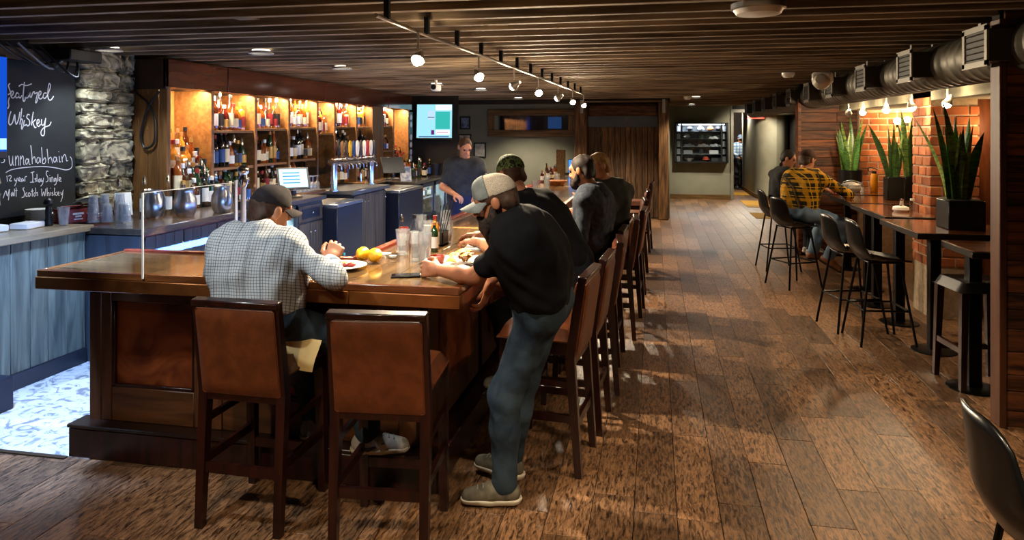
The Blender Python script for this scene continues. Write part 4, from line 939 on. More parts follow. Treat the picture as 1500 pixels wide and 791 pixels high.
def low_stool(label, x, y, rz):
    t = thing('backless_stool', label, 'stool', (x, y, 0), rz, 'backless stools by the pillar')
    for sx in (-1, 1):
        for sy in (-1, 1): MB().bar((sx*.19, sy*.19, 0), (sx*.17, sy*.17, .69), .036, .036, w1=.05, d1=.05).build('leg', DKWOOD, t)
        MB().bar((sx*.185, -.18, .28), (sx*.185, .18, .28), .025, .04).build('stretcher', DKWOOD, t)
    MB().bar((-.18, .185, .22), (.18, .185, .22), .03, .04).build('footrest', DKWOOD, t)
    b = MB(); b.grid(lambda u, v: ((u-.5)*.42, (v-.5)*.42, .69+.07*(max(0, 1-abs(2*u-1)**8)*max(0, 1-abs(2*v-1)**8))**.4), 10, 10)
    b.build('seat', mat('black_leather', '0c0807', '130d0a', rough=.4, ns=20), t)
low_stool('dark backless stool left of the pillar by the nearest table', 2.26, 5.7, .1)

# ---- snake plants
LEAF = [mat('snake_leaf_a', '22401f', '4f7a38', rough=.35, sc=(3, 3, 14), ns=2.2, det=5, dist=2, rnd=.25), mat('snake_leaf_b', '2f4f22', '86a04c', rough=.35, sc=(3, 3, 12), ns=2, det=5, dist=2, rnd=.25)]
SOIL = mat('soil', '1a120c', '2c2016', rough=.95, ns=30)
def snake_plant(label, loc, pr_, ph, n, L, square=True, ws=1, grp='potted snake plants'):
    t = thing('snake_plant', label, 'plant', loc, 0, grp)
    POT = mat('black_pot', '0c0c0d', rough=.35)
    if square: MB().bx(-pr_, pr_, -pr_, pr_, 0, ph, ch=.006).build('pot', POT, t); MB().bx(-pr_+.012, pr_-.012, -pr_+.012, pr_-.012, ph, ph+.006).build('soil', SOIL, t)
    else: MB().lathe([(pr_*.9, 0), (pr_, ph), (pr_*.92, ph), (pr_*.88, ph-.02)], n=24).build('pot', POT, t); MB().lathe([(pr_*.9, ph-.02), (.001, ph-.01)], n=20, cap=False).build('soil', SOIL, t)
    for k in range(n):
        a = random.uniform(0, 2*PI); r0 = pr_*random.uniform(.15, .72); l = L*random.uniform(.45, 1)*(1 if k > 1 else 1.1); lean = random.uniform(.08, .42)*(r0/pr_+.25); wd = random.uniform(.022, .036)*ws; tw = random.uniform(-.6, .6); yaw = random.uniform(0, PI)
        bx_, by_ = r0*math.cos(a), r0*math.sin(a); curl = random.uniform(-.1, .1)
        def f(u, v):
            w = wd*(.55+.75*math.sin(PI*min(v*.85+.12, 1))**.8)*(1-v**4)**.8
            th = yaw+tw*v; e = (2*u-1); q = .25*w*(1-e*e)
            s_ = lean*v**1.6*l
            return (bx_+math.cos(a)*s_+math.cos(th)*e*w-math.sin(th)*q+curl*v*v*l*.6, by_+math.sin(a)*s_+math.sin(th)*e*w+math.cos(th)*q, ph-.01+l*v)
        MB().grid(f, 4, 12).build('leaf', LEAF[k % 2], t)
snake_plant('large dark snake plant in a wide black pot on the nearest table', (2.42, 6.4, 1.03), .135, .23, 22, .84, ws=1.2)
snake_plant('snake plant in a black pot, left one of the touching pair', (2.7, 9.0, 1.03), .085, .26, 11, .66)
snake_plant('snake plant in a black pot, right one of the touching pair', (2.9, 9.05, 1.03), .075, .26, 12, .86)
snake_plant('snake plant in a round dark pot before the plank cladding', (2.66, 10.7, 1.03), .16, .26, 15, .76, False)
# ---- duct with its grilles, hanging straps
DUCT = mat('spiral_duct', '4c473d', '6a6558', rough=.5, metal=.45, ns=6)
du = thing('air_duct', 'long round spiral duct with square grilles along the right ceiling', 'duct', (2.27, 3.6, 2.335))
R_ = .175; prof = []; k = 0; y = 0
while y < 14:
    prof += [(R_, y), (R_, y+.1), (R_+.006, y+.11), (R_+.006, y+.125)]; y += .135
RX = Matrix.Rotation(-PI/2, 3, 'X')
MB().lathe(prof, n=28, R=RX).build('duct_pipe', DUCT, du, ang=60)
GR = mat('grille_frame', '7c786d', rough=.5, metal=.3)
for yy in (4.98, 6.28, 7.55, 8.85, 10.1, 11.4, 12.7, 14.0, 15.3, 16.6):
    v = MB().bx(-.3, -.1, yy-3.6-.17, yy-3.6+.17, -.1, .1, ch=.004).build('vent_box', mat('vent_sheet', '39352d', rough=.6, metal=.3), du)
    b = MB()
    for a in (-1, 1): b.bx(-.31, -.298, yy-3.6+a*.16-.018, yy-3.6+a*.16+.018, -.12, .12).bx(-.31, -.298, yy-3.6-.178, yy-3.6+.178, a*.11-.018, a*.11+.018)
    b.build('grille_frame', GR, v)
    g = MB().bx(-.302, -.3, yy-3.6-.145, yy-3.6+.145, -.095, .095).build('grille_back', mat('grille_dark', '14110d', rough=.6), v)
    for q in range(5): MB().box((-.304, yy-3.6, -.075+.0375*q), (.012, .29, .004), R=Matrix.Rotation(.5, 3, 'Y')).build('louver', mat('louver_dark', '2a251e', rough=.5), v)
    MB().bx(-.008, .008, yy-3.6+.25, yy-3.6+.29, .1, .3).bx(-.17, -.166, yy-3.6+.25, yy-3.6+.29, -.02, .3).build('hanging_strap', GR, du)
# ---- tracks with lamp heads
BULB = glow('lamp_glow', (1, .86, .66), 60)
BULB2 = glow('lamp_glow_warm', (1, .8, .55), 45)
def track(label, pts, heads, zt, dz, name, bulbm):
    t = thing(name, label, 'track light', (0, 0, 0))
    MB().tube([(x, y, zt) for x, y in pts], .012, 8).build('rail', mat('track_rail', '8a7a62', rough=.3, metal=.8), t)
    for k, (x, y, tg) in enumerate(heads):
        d = (Vector(tg)-Vector((x, y, zt-dz))).normalized()
        h = MB().cyl((x, y, zt), (x, y, zt-dz+.06), .008).build('lamp_stem', mat('lamp_body', 'b9b2a4', rough=.35, metal=.5), t)
        c = Vector((x, y, zt-dz)); R = Vector((0, 0, 1)).rotation_difference(d).to_matrix()
        b = MB().lathe([(.012, -.075), (.018, -.06), (.022, -.04), (.042, .0), (.042, .012), (.039, .012)], c, 16, 0, False, R).build('lamp_shade', mat('lamp_body', 'b9b2a4'), t)
        MB().lathe([(.001, -.02), (.018, -.015), (.036, .004), (.034, .024), (.02, .042), (.001, .048)], c, 16, 0, False, R).build('bulb', bulbm, b)
    return t
tr1 = track('bare-bulb track light running over the bar', [(-1.44, 3.55), (-1.42, 4.4), (-1.36, 5.6), (-1.3, 7.0), (-1.22, 9.0), (-1.12, 11.6)], TRACK, 2.42, .17, 'track_light', BULB)
for y in np.arange(3.7, 11.5, .62):
    x = float(np.interp(y, [3.55, 5.6, 7, 11.6], [-1.44, -1.36, -1.3, -1.12])); MB().bx(x-.015, x+.015, y-.015, y+.015, 2.42, 2.53).build('stand_off', BLK, tr1)
tr2 = track('track light under the duct over the right side tables', [(2.42, 10.3), (2.45, 8.4), (2.48, 5.3)], TRACK2, 2.2, .14, 'track_light', BULB2)
for y in (5.6, 7.2, 8.8): MB().cyl((2.46, y, 2.2), (2.46, y, 2.3), .006).build('stand_off', BLK, tr2)
# wall sconces with round bulbs
for k, (x, y, z, r) in enumerate(((3.34, 10.95, 1.97, .05), (3.47, 10.96, 1.99, .045), (3.62, 10.94, 1.99, .06))):
    t = thing('globe_sconce', f"glowing round wall lamp on the brick, {ORD[k]} from the left", 'lamp', (x, y, z), 0, 'round wall lamps on the brick')
    MB().cyl((0, .0, -.03), (0, .17, -.03), .012).build('arm', BLK, t); MB().cyl((0, 0, -.09), (0, 0, -.035), .018).build('socket', BLK, t)
    MB().ball((0, 0, 0), r, 14, 10).build('globe', glow('globe_glow', (1, .7, .35), 22), t)
    light('POINT', 'sconce_lamp', (x, y-.1, z), 6, (1, .62, .3), size=.06)
t = thing('pillar_sconce', 'small glowing lamp on the recess wall beside the pier', 'lamp', (3.2, 7.6, 1.86))
MB().bx(-.02, .02, .02, .1, -.1, .1).build('back_plate', BLK, t); MB().lathe([(.018, -.05), (.026, .05)], (0, 0, 0), 12).build('shade', glow('globe_glow', (1, .7, .35), 22), t)
light('POINT', 'sconce_lamp', (3.1, 7.45, 1.86), 4, (1, .62, .3), size=.06)
# ================================================================= PEOPLE (signed distance figures turned into one skin each)
def V(*a): return np.array(a, dtype=float)
def nrm(a): a = np.asarray(a, float); return a/(np.linalg.norm(a)+1e-9)
class SD:
    def __init__(s): s.ops = []; s.amp = []
    def cap(s, a, b, ra, rb=None, k=.02, op='+'): s.ops.append(('c', np.asarray(a, float), np.asarray(b, float), ra, ra if rb is None else rb, k, op)); return s
    def ell(s, c, r, M=None, k=.02, op='+'): s.ops.append(('e', np.asarray(c, float), np.asarray(r, float), np.eye(3) if M is None else np.asarray(M, float), None, k, op)); return s
    def cut(s, p, n, k=.004): s.ops.append(('p', np.asarray(p, float), nrm(n), 0, 0, k, '-')); return s
    def noise(s, amp, fr, seed=0): s.amp.append((amp, fr, seed)); return s
    def surf(s, h):
        lo, hi = V(9e9, 9e9, 9e9), V(-9e9, -9e9, -9e9)
        for o in s.ops:
            if o[6] != '+': continue
            if o[0] == 'c': q = [o[1]-o[3], o[1]+o[3], o[2]-o[4], o[2]+o[4]]
            else: m = max(o[2]); q = [o[1]-m, o[1]+m]
            lo = np.minimum(lo, np.min(q, 0)); hi = np.maximum(hi, np.max(q, 0))
        pad = .03+2*h; lo -= pad; hi += pad
        n = np.ceil((hi-lo)/h).astype(int)+1
        ax = [(lo[i]+h*np.arange(n[i])).astype(np.float32) for i in range(3)]
        F = np.full(n, .12, np.float32)
        for o in s.ops:
            t, k = o[0], o[5]
            if t == 'p': sl = [slice(0, n[i]) for i in range(3)]
            else:
                if t == 'c': a = np.minimum(o[1]-o[3], o[2]-o[4]); b = np.maximum(o[1]+o[3], o[2]+o[4])
                else: m = max(o[2]); a, b = o[1]-m, o[1]+m
                i0 = np.clip(np.floor((a-k*1.6-3*h-lo)/h).astype(int), 0, n-1); i1 = np.clip(np.ceil((b+k*1.6+3*h-lo)/h).astype(int)+1, 1, n)
                sl = [slice(i0[i], i1[i]) for i in range(3)]
            X_, Y_, Z_ = ax[0][sl[0]][:, None, None], ax[1][sl[1]][None, :, None], ax[2][sl[2]][None, None, :]
            if t == 'c':
                A = o[1]; d = o[2]-A; L = float(d @ d)+1e-9
                px, py, pz = X_-np.float32(A[0]), Y_-np.float32(A[1]), Z_-np.float32(A[2])
                u = np.clip((px*d[0]+py*d[1]+pz*d[2])/L, 0, 1)
                D = np.sqrt((px-u*d[0])**2+(py-u*d[1])**2+(pz-u*d[2])**2)-(o[3]+(o[4]-o[3])*u)
            elif t == 'e':
                M, r = o[3], o[2]; px, py, pz = X_-o[1][0], Y_-o[1][1], Z_-o[1][2]
                q = [px*M[0][i]+py*M[1][i]+pz*M[2][i] for i in range(3)]
                k0 = np.sqrt(sum((q[i]/r[i])**2 for i in range(3))); k1 = np.sqrt(sum((q[i]/r[i]**2)**2 for i in range(3)))+1e-6
                D = k0*(k0-1)/k1
            else: D = -((X_-o[1][0])*o[2][0]+(Y_-o[1][1])*o[2][1]+(Z_-o[1][2])*o[2][2])
            D = D.astype(np.float32); S_ = F[tuple(sl)]
            if o[6] == '+': hh = np.clip(.5+.5*(S_-D)/k, 0, 1); F[tuple(sl)] = S_*(1-hh)+D*hh-k*hh*(1-hh)
            else:
                D = -D if True else D
                hh = np.clip(.5-.5*(S_-D)/k, 0, 1); F[tuple(sl)] = S_*(1-hh)+D*hh+k*hh*(1-hh)
        for amp, fr, sd in s.amp:
            r = np.random.default_rng(sd); X_, Y_, Z_ = ax[0][:, None, None], ax[1][None, :, None], ax[2][None, None, :]
            w = 0
            for q in range(4):
                d = r.normal(size=3); d[2] *= .6; d = d/np.linalg.norm(d)*fr*(.7+.35*q); e = r.normal(size=3); e = e/np.linalg.norm(e)*fr*.5
                w = w+np.sin(X_*d[0]+Y_*d[1]+Z_*d[2]+1.6*np.sin(X_*e[0]+Y_*e[1]+Z_*e[2]+q)+r.uniform(0, 6))
            F += (amp*.45*w).astype(np.float32)
        return nets(F, lo, h)
def nets(F, lo, h):
    s = F < 0; nx, ny, nz = F.shape
    C = [(i, j, k) for i in (0, 1) for j in (0, 1) for k in (0, 1)]
    cnt = np.zeros((nx-1, ny-1, nz-1), np.int8)
    for i, j, k in C: cnt += s[i:nx-1+i, j:ny-1+j, k:nz-1+k]
    m = (cnt > 0) & (cnt < 8); I = np.argwhere(m); idx = np.full(m.shape, -1, np.int64); idx[m] = np.arange(len(I))
    val = [F[I[:, 0]+i, I[:, 1]+j, I[:, 2]+k] for i, j, k in C]
    P = np.zeros((len(I), 3)); N = np.zeros(len(I))
    for a in range(8):
        for b in range(a+1, 8):
            if sum(abs(C[a][q]-C[b][q]) for q in range(3)) != 1: continue
            cr = (val[a] < 0) != (val[b] < 0); t = np.where(cr, val[a]/(val[a]-val[b]+1e-12), 0)
            P += np.where(cr[:, None], np.array(C[a])+t[:, None]*(np.array(C[b])-np.array(C[a])), 0); N += cr
    P = (I+P/N[:, None])*h+lo
    Q = []
    for axis in range(3):
        a = np.moveaxis(s, axis, 0); x = np.moveaxis(idx, axis, 0)
        c = a[:-1] != a[1:]; c = c[:, 1:-1, 1:-1]
        E = np.argwhere(c); i, j, k = E[:, 0], E[:, 1]+1, E[:, 2]+1
        q = np.stack([x[i, j-1, k-1], x[i, j, k-1], x[i, j, k], x[i, j-1, k]], 1)
        fl = a[i, j, k]
        if axis == 1: fl = ~fl
        q[~fl] = q[~fl][:, ::-1]; Q.append(q)
    return P, np.concatenate(Q)
def sdobj(parts, name, m, parent, base, label=None):
    """One mesh from one or more (SD, grid size) pieces."""
    vs, fs, n = [], [], 0
    for sd, h in parts:
        p, q = sd.surf(h); vs.append(p-base); fs.append(q+n); n += len(p)
    v = np.concatenate(vs); f = np.concatenate(fs)
    me = bpy.data.meshes.new(name); me.from_pydata(v.tolist(), [], f.tolist()); me.materials.append(m)
    me.polygons.foreach_set('use_smooth', [True]*len(f)); me.update()
    return put(me, name, parent, label=label)
def ik(a, c, la, lb, pole):
    a, c = np.asarray(a, float), np.asarray(c, float); d = c-a; L = min(np.linalg.norm(d), (la+lb)*.999); dn = nrm(d)
    x = (la*la-lb*lb+L*L)/(2*L); hh = math.sqrt(max(0, la*la-x*x)); p = np.asarray(pole, float); p = nrm(p-dn*(p @ dn))
    return a+dn*x+p*hh, a+dn*L
SKIN = mat('skin_light', '9c6648', 'b47a5a', rough=.5, ns=9, bump=.06, bs=160)
SKIN2 = mat('skin_tan', '8a5538', 'a56b4a', rough=.5, ns=9, bump=.06, bs=160)
EYEW, EYED = mat('eye_white', 'cfc6bc', rough=.2), mat('eye_dark', '1c120d', rough=.1)
def hand(sd, w, d, pn, side, curl=(.35, .4, .45, .5), s=1., thumb=.5):
    """Palm and five fingers; w wrist, d direction to the fingers, pn the way the palm faces, side +1 right hand."""
    d = nrm(d); pn = nrm(np.asarray(pn, float)-d*(np.asarray(pn, float) @ d)); lat = np.cross(d, pn)*side   # lat points to the thumb side
    K = []
    for i, (o, l) in enumerate(((.031, .088), (.010, .092), (-.011, .088), (-.031, .08))):
        k = w+d*l*s+lat*o*s; K.append(k); sd.cap(w+d*.012*s+lat*o*.55*s, k, .0155*s, .0125*s, k=.014)
    sd.cap(w-d*.03*s, w+d*.03*s, .026*s, .024*s, k=.02)
    for i, (k, L) in enumerate(zip(K, (.072, .08, .074, .058))):
        c = curl[i]; p = k; ang = c*.9
        for j, fr in enumerate((.45, .31, .24)):
            q = p+(d*math.cos(ang)+pn*math.sin(ang)+lat*(.12-.09*i)*.5)*L*fr*s*1.02
            sd.cap(p, q, (.0098-.0009*j)*s, (.009-.0009*j)*s, k=.004); p = q; ang += c*1.25
    a = w+d*.025*s+lat*.026*s+pn*.006*s; b = a+(d*.55+lat*.62+pn*(.2+.3*thumb))*.045*s; c = b+(d*.8+lat*(.35-.4*thumb)+pn*(.15+.4*thumb))*.034*s; e = c+(d*.85+lat*(.1-.5*thumb)+pn*(.1+.4*thumb))*.026*s
    sd.cap(a, b, .0165*s, .0125*s, k=.012).cap(b, c, .0118*s, .0105*s, k=.005).cap(c, e, .0105*s, .0085*s, k=.004)
def person(label, pel, neck, head, hf, shoulders, hands, feet, elbp, kneep, cloth, g=1., skin=SKIN, hunch=.06, hu=(0, 0, 1), res=.009, s=1., hair=None, hat=None, beard=None, hand_dir=None, palm=None, curls=None, sleeve='long', collar=False, seed=1, hand_fine=.0042, shorts=False, hood=False, apron=False, fold=1.):
    pel, neck, head = V(*pel), V(*neck), V(*head); sL, sR = V(*shoulders[0]), V(*shoulders[1])
    base = V(pel[0], pel[1], 0)
    t = thing('person', label, 'person', tuple(base))
    a = nrm(sR-sL); u0 = nrm(neck-pel); f0 = nrm(np.cross(u0, a)); mid = (pel+neck)/2-f0*hunch
    def sp(q): return pel*(1-q)**2+mid*2*q*(1-q)+neck*q*q
    hips_axis = nrm(np.cross(nrm(V(*feet[0])+V(*feet[1])-2*pel+V(0, 0, .0)) if False else f0, u0)); hips_axis = nrm(np.cross(f0, u0))
    LV = [(0, .085, .112), (.14, .083, .115), (.3, .08*g, .108*g), (.45, .085*g, .108*g), (.6, .1*g, .112*g), (.75, .115*g, .112), (.88, .12, .088)]
    def torso(sd, inf=0, q0=-1, q1=2):
        for q, hw, r in LV:
            if q0 <= q <= q1: c = sp(q); sd.cap(c-a*hw*s, c+a*hw*s, r*s+inf, k=.05)
    E, Wt = [], []
    for i, sh in enumerate((sL, sR)):
        e, w_ = ik(sh, hands[i], .29*s, .26*s, elbp[i]); E.append(e); Wt.append(w_)
    H = [pel-hips_axis*.095*s, pel+hips_axis*.095*s]; Kn, An = [], []
    for i in (0, 1):
        k_, an = ik(H[i], feet[i][:3], .43*s, .43*s, kneep[i]); Kn.append(k_); An.append(an)
    hf = nrm(hf); hu = V(*hu); hr = nrm(np.cross(hf, hu)); hu = np.cross(hr, hf); HM = np.stack([hr, hf, hu], 1)
    def hp(r, f, u): return head+HM @ V(r, f, u)*s
    sd = SD(); torso(sd, -.004)
    sd.cap(sp(.95), neck, .075*s, .06*s, k=.04).cap(neck, hp(0, -.02, -.06), .058*s, .055*s, k=.03)
    for i, sh in enumerate((sL, sR)):
        sd.cap(sp(.9), sh, .06*s, .056*s, k=.05).cap(sh, E[i], .05*s, .041*s, k=.03).cap(E[i], E[i]+(Wt[i]-E[i])*.35, .041*s, .041*s, k=.02).cap(E[i]+(Wt[i]-E[i])*.35, Wt[i], .041*s, .027*s, k=.02)
        sd.cap(H[i], Kn[i], .082*s, .056*s, k=.04).cap(Kn[i], Kn[i]+(An[i]-Kn[i])*.35-0*f0, .055*s, .055*s, k=.03).cap(Kn[i]+(An[i]-Kn[i])*.35, An[i], .054*s, .037*s, k=.03)
    hd = SD()
    hd.ell(hp(0, -.012, .03), V(.077, .096, .088)*s, HM, k=.02).ell(hp(0, .018, -.03), V(.062, .072, .088)*s, HM, k=.02)
    hd.cap(hp(-.03, .035, -.085), hp(.03, .035, -.085), .028*s, k=.02).cap(hp(-.008, .062, -.098), hp(.008, .062, -.098), .022*s, k=.015)
    hd.cap(hp(-.035, .07, .028), hp(.035, .07, .028), .02*s, k=.012)
    for q in (-1, 1): hd.ell(hp(.034*q, .099, .006), V(.019, .016, .013)*s, HM, k=.008, op='-')
    hd.cap(hp(0, .088, .012), hp(0, .106, -.024), .0085*s, .0135*s, k=.01)
    for q in (-1, 1): hd.cap(hp(.01*q, .096, -.03), hp(.013*q, .09, -.032), .0085*s, k=.006)
    hd.cap(hp(-.019, .083, -.056), hp(.019, .083, -.056), .0075*s, k=.006).cap(hp(-.016, .081, -.066), hp(.016, .081, -.066), .008*s, k=.006)
    for q in (-1, 1): hd.ell(hp(.08*q, -.008, -.002), V(.011, .021, .033)*s, HM, k=.008)
    hd.cap(hp(0, -.025, -.03), neck+(head-neck)*.2, .056*s, .056*s, k=.025)
    pieces = [(sd, res), (hd, .0048 if res < .01 else .007)]
    for i in (0, 1):
        hs = SD(); dr = nrm(hand_dir[i]) if hand_dir else nrm(Wt[i]-E[i]); pn = V(*palm[i]) if palm else V(0, 0, -1)
        hand(hs, Wt[i], dr, pn, 1 if i else -1, curls[i] if curls else (.35, .4, .45, .5), s); pieces.append((hs, hand_fine))
    body = sdobj(pieces, 'body', skin, t, base)
    for q in (-1, 1):
        e = MB().ball((0, 0, 0), .0125*s, 10, 8).build('eye', EYED, body, tuple(hp(.033*q, .078, .006)-base))
    # --- clothes
    top_m, leg_m, shoe_m = cloth
    sh_ = SD(); torso(sh_, .014, q0=.1 if not apron else -1)
    for i, sp_ in enumerate((sL, sR)):
        sh_.cap(sp(.9), sp_, .068*s, .066*s, k=.05)
        if sleeve == 'long':
            sh_.cap(sp_, E[i], .062*s, .054*s, k=.03).cap(E[i], E[i]+(Wt[i]-E[i])*.9, .053*s, .04*s, k=.02)
        elif sleeve == 'three': sh_.cap(sp_, E[i], .062*s, .055*s, k=.03).cap(E[i], E[i]+(Wt[i]-E[i])*.6, .054*s, .05*s, k=.02)
        else: sh_.cap(sp_, sp_+(E[i]-sp_)*.72, .064*s, .058*s, k=.03)
    sh_.cap(sp(.93), neck-u0*.012, .082*s, .066*s, k=.04)
    if not apron: sh_.cut(sp(0), -u0)
    nd = nrm(head-neck); sh_.cap(neck+nd*.075, head+nd*.1, .075*s, .085*s, k=.006, op='-')
    sh_.noise(.005*fold, 22, seed).noise(.0028*fold, 46, seed+3)
    so = sdobj([(sh_, min(res, .008))], 'shirt', top_m, t, base)
    if collar:
        cs = SD(); cs.cap(neck-nd*.005, neck+nd*.03, .07*s, .064*s, k=.01).cut(neck+nd*.036, nd).cut(neck-nd*.012, -nd); sdobj([(cs, .006)], 'collar', top_m, so, base)
    if hood:
        cs = SD(); bk = -nrm(f0*.9-u0*.2)
        for q in np.linspace(-1.2, 1.2, 9): 
            c = neck+(a*math.sin(q)+bk*math.cos(q))*.085-u0*.01*abs(q); cs.cap(c, c+bk*.03-u0*.05*math.cos(q), .034, .03, k=.03)
        cs.noise(.003, 30, seed+8); sdobj([(cs, .009)], 'hood', top_m, so, base)
    tr_ = SD()
    for q, hw, r in LV[:2]: c = sp(q); tr_.cap(c-a*hw*s, c+a*hw*s, r*s+.008, k=.05)
    for i in (0, 1):
        tr_.cap(H[i], Kn[i], .098*s, .074*s, k=.045)
        if not shorts: tr_.cap(Kn[i], Kn[i]+(An[i]-Kn[i])*.4, .074*s, .069*s, k=.03).cap(Kn[i]+(An[i]-Kn[i])*.4, An[i]+(Kn[i]-An[i])*.02, .07*s, .06*s, k=.03)
        else: tr_.cap(Kn[i], Kn[i]+(H[i]-Kn[i])*.1, .075*s, k=.02)
    tr_.cut(sp(.2), u0); tr_.noise(.0045, 24, seed+5).noise(.003, 50, seed+6)
    sdobj([(tr_, min(res, .009))], 'trousers', leg_m, t, base)
    SOLE = mat('shoe_sole', 'b5ab98', rough=.7); up_m, so_m = shoe_m if isinstance(shoe_m, tuple) else (shoe_m, SOLE)
    for i in (0, 1):
        an = An[i]; td = nrm(V(feet[i][3], feet[i][4], feet[i][5] if len(feet[i]) > 5 else 0)); sd_ = nrm(np.cross(td, V(0, 0, 1))); up = np.cross(sd_, td)
        o = an-up*.085*s
        ss = SD(); ss.cap(o-td*.035*s+up*.05*s, o+td*.06*s+up*.055*s, .042*s, .044*s, k=.02).cap(o+td*.06*s+up*.052*s, o+td*.165*s+up*.036*s, .044*s, .036*s, k=.02).cap(an-td*.01*s-up*.02*s, an-td*.005*s+up*.01*s, .047*s, .047*s, k=.02)
        ss.cut(o+up*.014, -up).cut(an+up*.028*s, up)
        sh2 = sdobj([(ss, .0065)], 'shoe', up_m, t, base)
        so2 = SD(); so2.cap(o-td*.04*s+up*.035, o+td*.07*s+up*.035, .045*s, .046*s, k=.01).cap(o+td*.07*s+up*.035, o+td*.17*s+up*.035, .047*s, .038*s, k=.01).cut(o+up*.03, up).cut(o, -up)
        sdobj([(so2, .0065)], 'sole', so_m, sh2, base)
        if res < .009:
            lb = MB()
            for q in range(4):
                c = o+td*(.05+.025*q)*s+up*(.1-.008*q)*s-base; lb.tube([c-sd_*.024, c+up*.005, c+sd_*.024+td*.006], .003, 5)
            lb.build('laces', mat('laces', '8d8776', rough=.8), sh2)
    # --- hair, beard, hats
    if hair:
        hm, ln = hair; hs = SD(); hs.ell(hp(0, -.014, .032), V(.083, .103, .094)*s, HM, k=.01).cap(hp(-.04, -.065, -.02), hp(.04, -.065, -.02), .035*s, k=.03).cap(hp(-.035, -.07, -.05-ln), hp(.035, -.07, -.05-ln), .028*s, k=.03)
        n_ = HM @ nrm(V(0, .105, -.04)); hs.cut(hp(0, .068, .085), n_, k=.01).cut(hp(0, 0, -.085-ln), -hu)
        for q in (-1, 1): hs.ell(hp(.09*q, .02, -.03), V(.03, .035, .045)*s, HM, k=.01, op='-')
        (hs.cut(hp(0, 0, .05), hu) if hat else None); hs.noise(.003, 70, seed+9); sdobj([(hs, .006 if res < .01 else .009)], 'hair', hm, t, base)
    if beard:
        bm, L = beard; b_ = SD()
        for q in (-1, 1):
            b_.cap(hp(.068*q, .012, -.02), hp(.06*q, .03, -.07), .013*s, .024*s, k=.02).cap(hp(.06*q, .03, -.07), hp(.02*q, .07, -.1), .024*s, .03*s, k=.02)
            b_.cap(hp(.008*q, .098, -.044), hp(.03*q, .082, -.06), .011*s, .012*s, k=.01).cap(hp(.03*q, .08, -.062), hp(.028*q, .07, -.095), .013*s, .018*s, k=.01)
            if L: b_.cap(hp(.02*q, .07, -.1), hp(.012*q, .075, -.1-L), .036*s, .016*s, k=.03)
        b_.noise(.003, 90, seed+4); sdobj([(b_, .0055 if res < .01 else .008)], 'beard', bm, t, base)
    if hat:
        fm, bkm, brm, tilt, back = hat
        R = Matrix.Rotation(tilt, 3, 'X'); Rn = np.array(R)
        HT = HM @ Rn
        def tp(r, f, u): return head+HT @ V(r, f, u)*s
        def crown(sgn):
            c = SD(); c.ell(tp(0, -.012, .037), V(.087, .107, .098)*s, HT, k=.01).cap(tp(0, .03, .1), tp(0, .045, .095), .035*s, k=.03).cut(tp(0, 0, .03), -(HT @ V(0, 0, 1)), k=.003)
            if sgn: c.cut(tp(0, .012, 0), HT @ V(0, -sgn, 0), k=.002)
            return c
        if fm is bkm: cr = sdobj([(crown(0), .0055)], 'cap_crown', fm, t, base)
        else:
            cr = sdobj([(crown(1), .0055)], 'cap_crown', fm, t, base); sdobj([(crown(-1), .0055)], 'cap_mesh_back', bkm, t, base)
        if brm:
            sg = -1 if back else 1; b_ = MB()
            def bf(z0):
                def f(u, v):
                    th = (u-.5)*2*1.15; r0 = .086; rr = r0+v*.072*math.cos(th*.75); x = math.sin(th)*(.083+.004*v); y = -.012+math.cos(th)*.104+v*.078*math.cos(th*.8)
                    z = .034-.012*v-.055*(x/.085)**2*(.5+.3*v)+z0
                    p = tp(x, y*sg if back else y, z)-base; return tuple(p)
                return f
            b_.grid(bf(.003), 14, 6).grid(bf(-.003), 14, 6)
            n = 15*7
            ring = [i*7+6 for i in range(15)]
            b_.f += [(ring[i], ring[i+1], ring[i+1]+n, ring[i]+n) for i in range(14)]; b_.m += [0]*14
            b_.build('cap_brim', brm, t, ang=60)
        c = tp(0, -.005, .137)-base; MB().ball(tuple(c), .007, 8, 6).build('cap_button', fm, t)
    return t, dict(E=E, W=Wt, K=Kn, A=An, hp=hp, sp=sp)
CHECK = grid_mat('grey_check_cloth', 'b4b8b8', [((1, .2, 0), .0145, .2, 0, '3f4650', .75), ((0, .25, 1), .0145, .2, .3, '3f4650', .75), ((1, .2, 0), .084, .06, .1, '2b3a55', .5)])
JEANS = mat('blue_jeans', '19222d', '36444f', rough=.85, ns=7, det=6, bump=.2, bs=220, spec=.2)
JEANS2 = mat('light_jeans', '5a7390', '7c93ab', rough=.85, ns=7, det=6, bump=.2, bs=220, spec=.2)
BLKT = mat('black_tee', '0b0b0d', '131316', rough=.9, ns=8, spec=.15)
DGREY = mat('dark_trousers', '14151a', '1d1f26', rough=.9, ns=8, spec=.2)
SNEAK = mat('grey_sneaker', '8a8580', 'a8a39c', rough=.7, ns=20)
SUEDE = mat('taupe_sneaker', '4c4638', '6e6654', rough=.85, ns=18)
CAPD = mat('charcoal_cap', '1e1a1c', '2b2628', rough=.9, ns=15, spec=.2)
CAPG = mat('grey_cap_front', '5f6462', '767b78', rough=.9, ns=20, spec=.2); CAPM = mat('taupe_cap_mesh', '8a7d6c', 'b0a28e', rough=.9, ns=320, det=1, lo=.45, hi=.55, spec=.2)
HAIRD, HAIRB, HAIRF = mat('dark_hair', '120b08', '24160f', rough=.7, ns=40), mat('brown_hair', '2b190e', '452a17', rough=.7, ns=40), mat('fair_hair', '6e4c28', '94703e', rough=.7, ns=40)
BEARDD = mat('dark_beard', '150d0a', '2d1c13', rough=.8, ns=60, bump=.5)
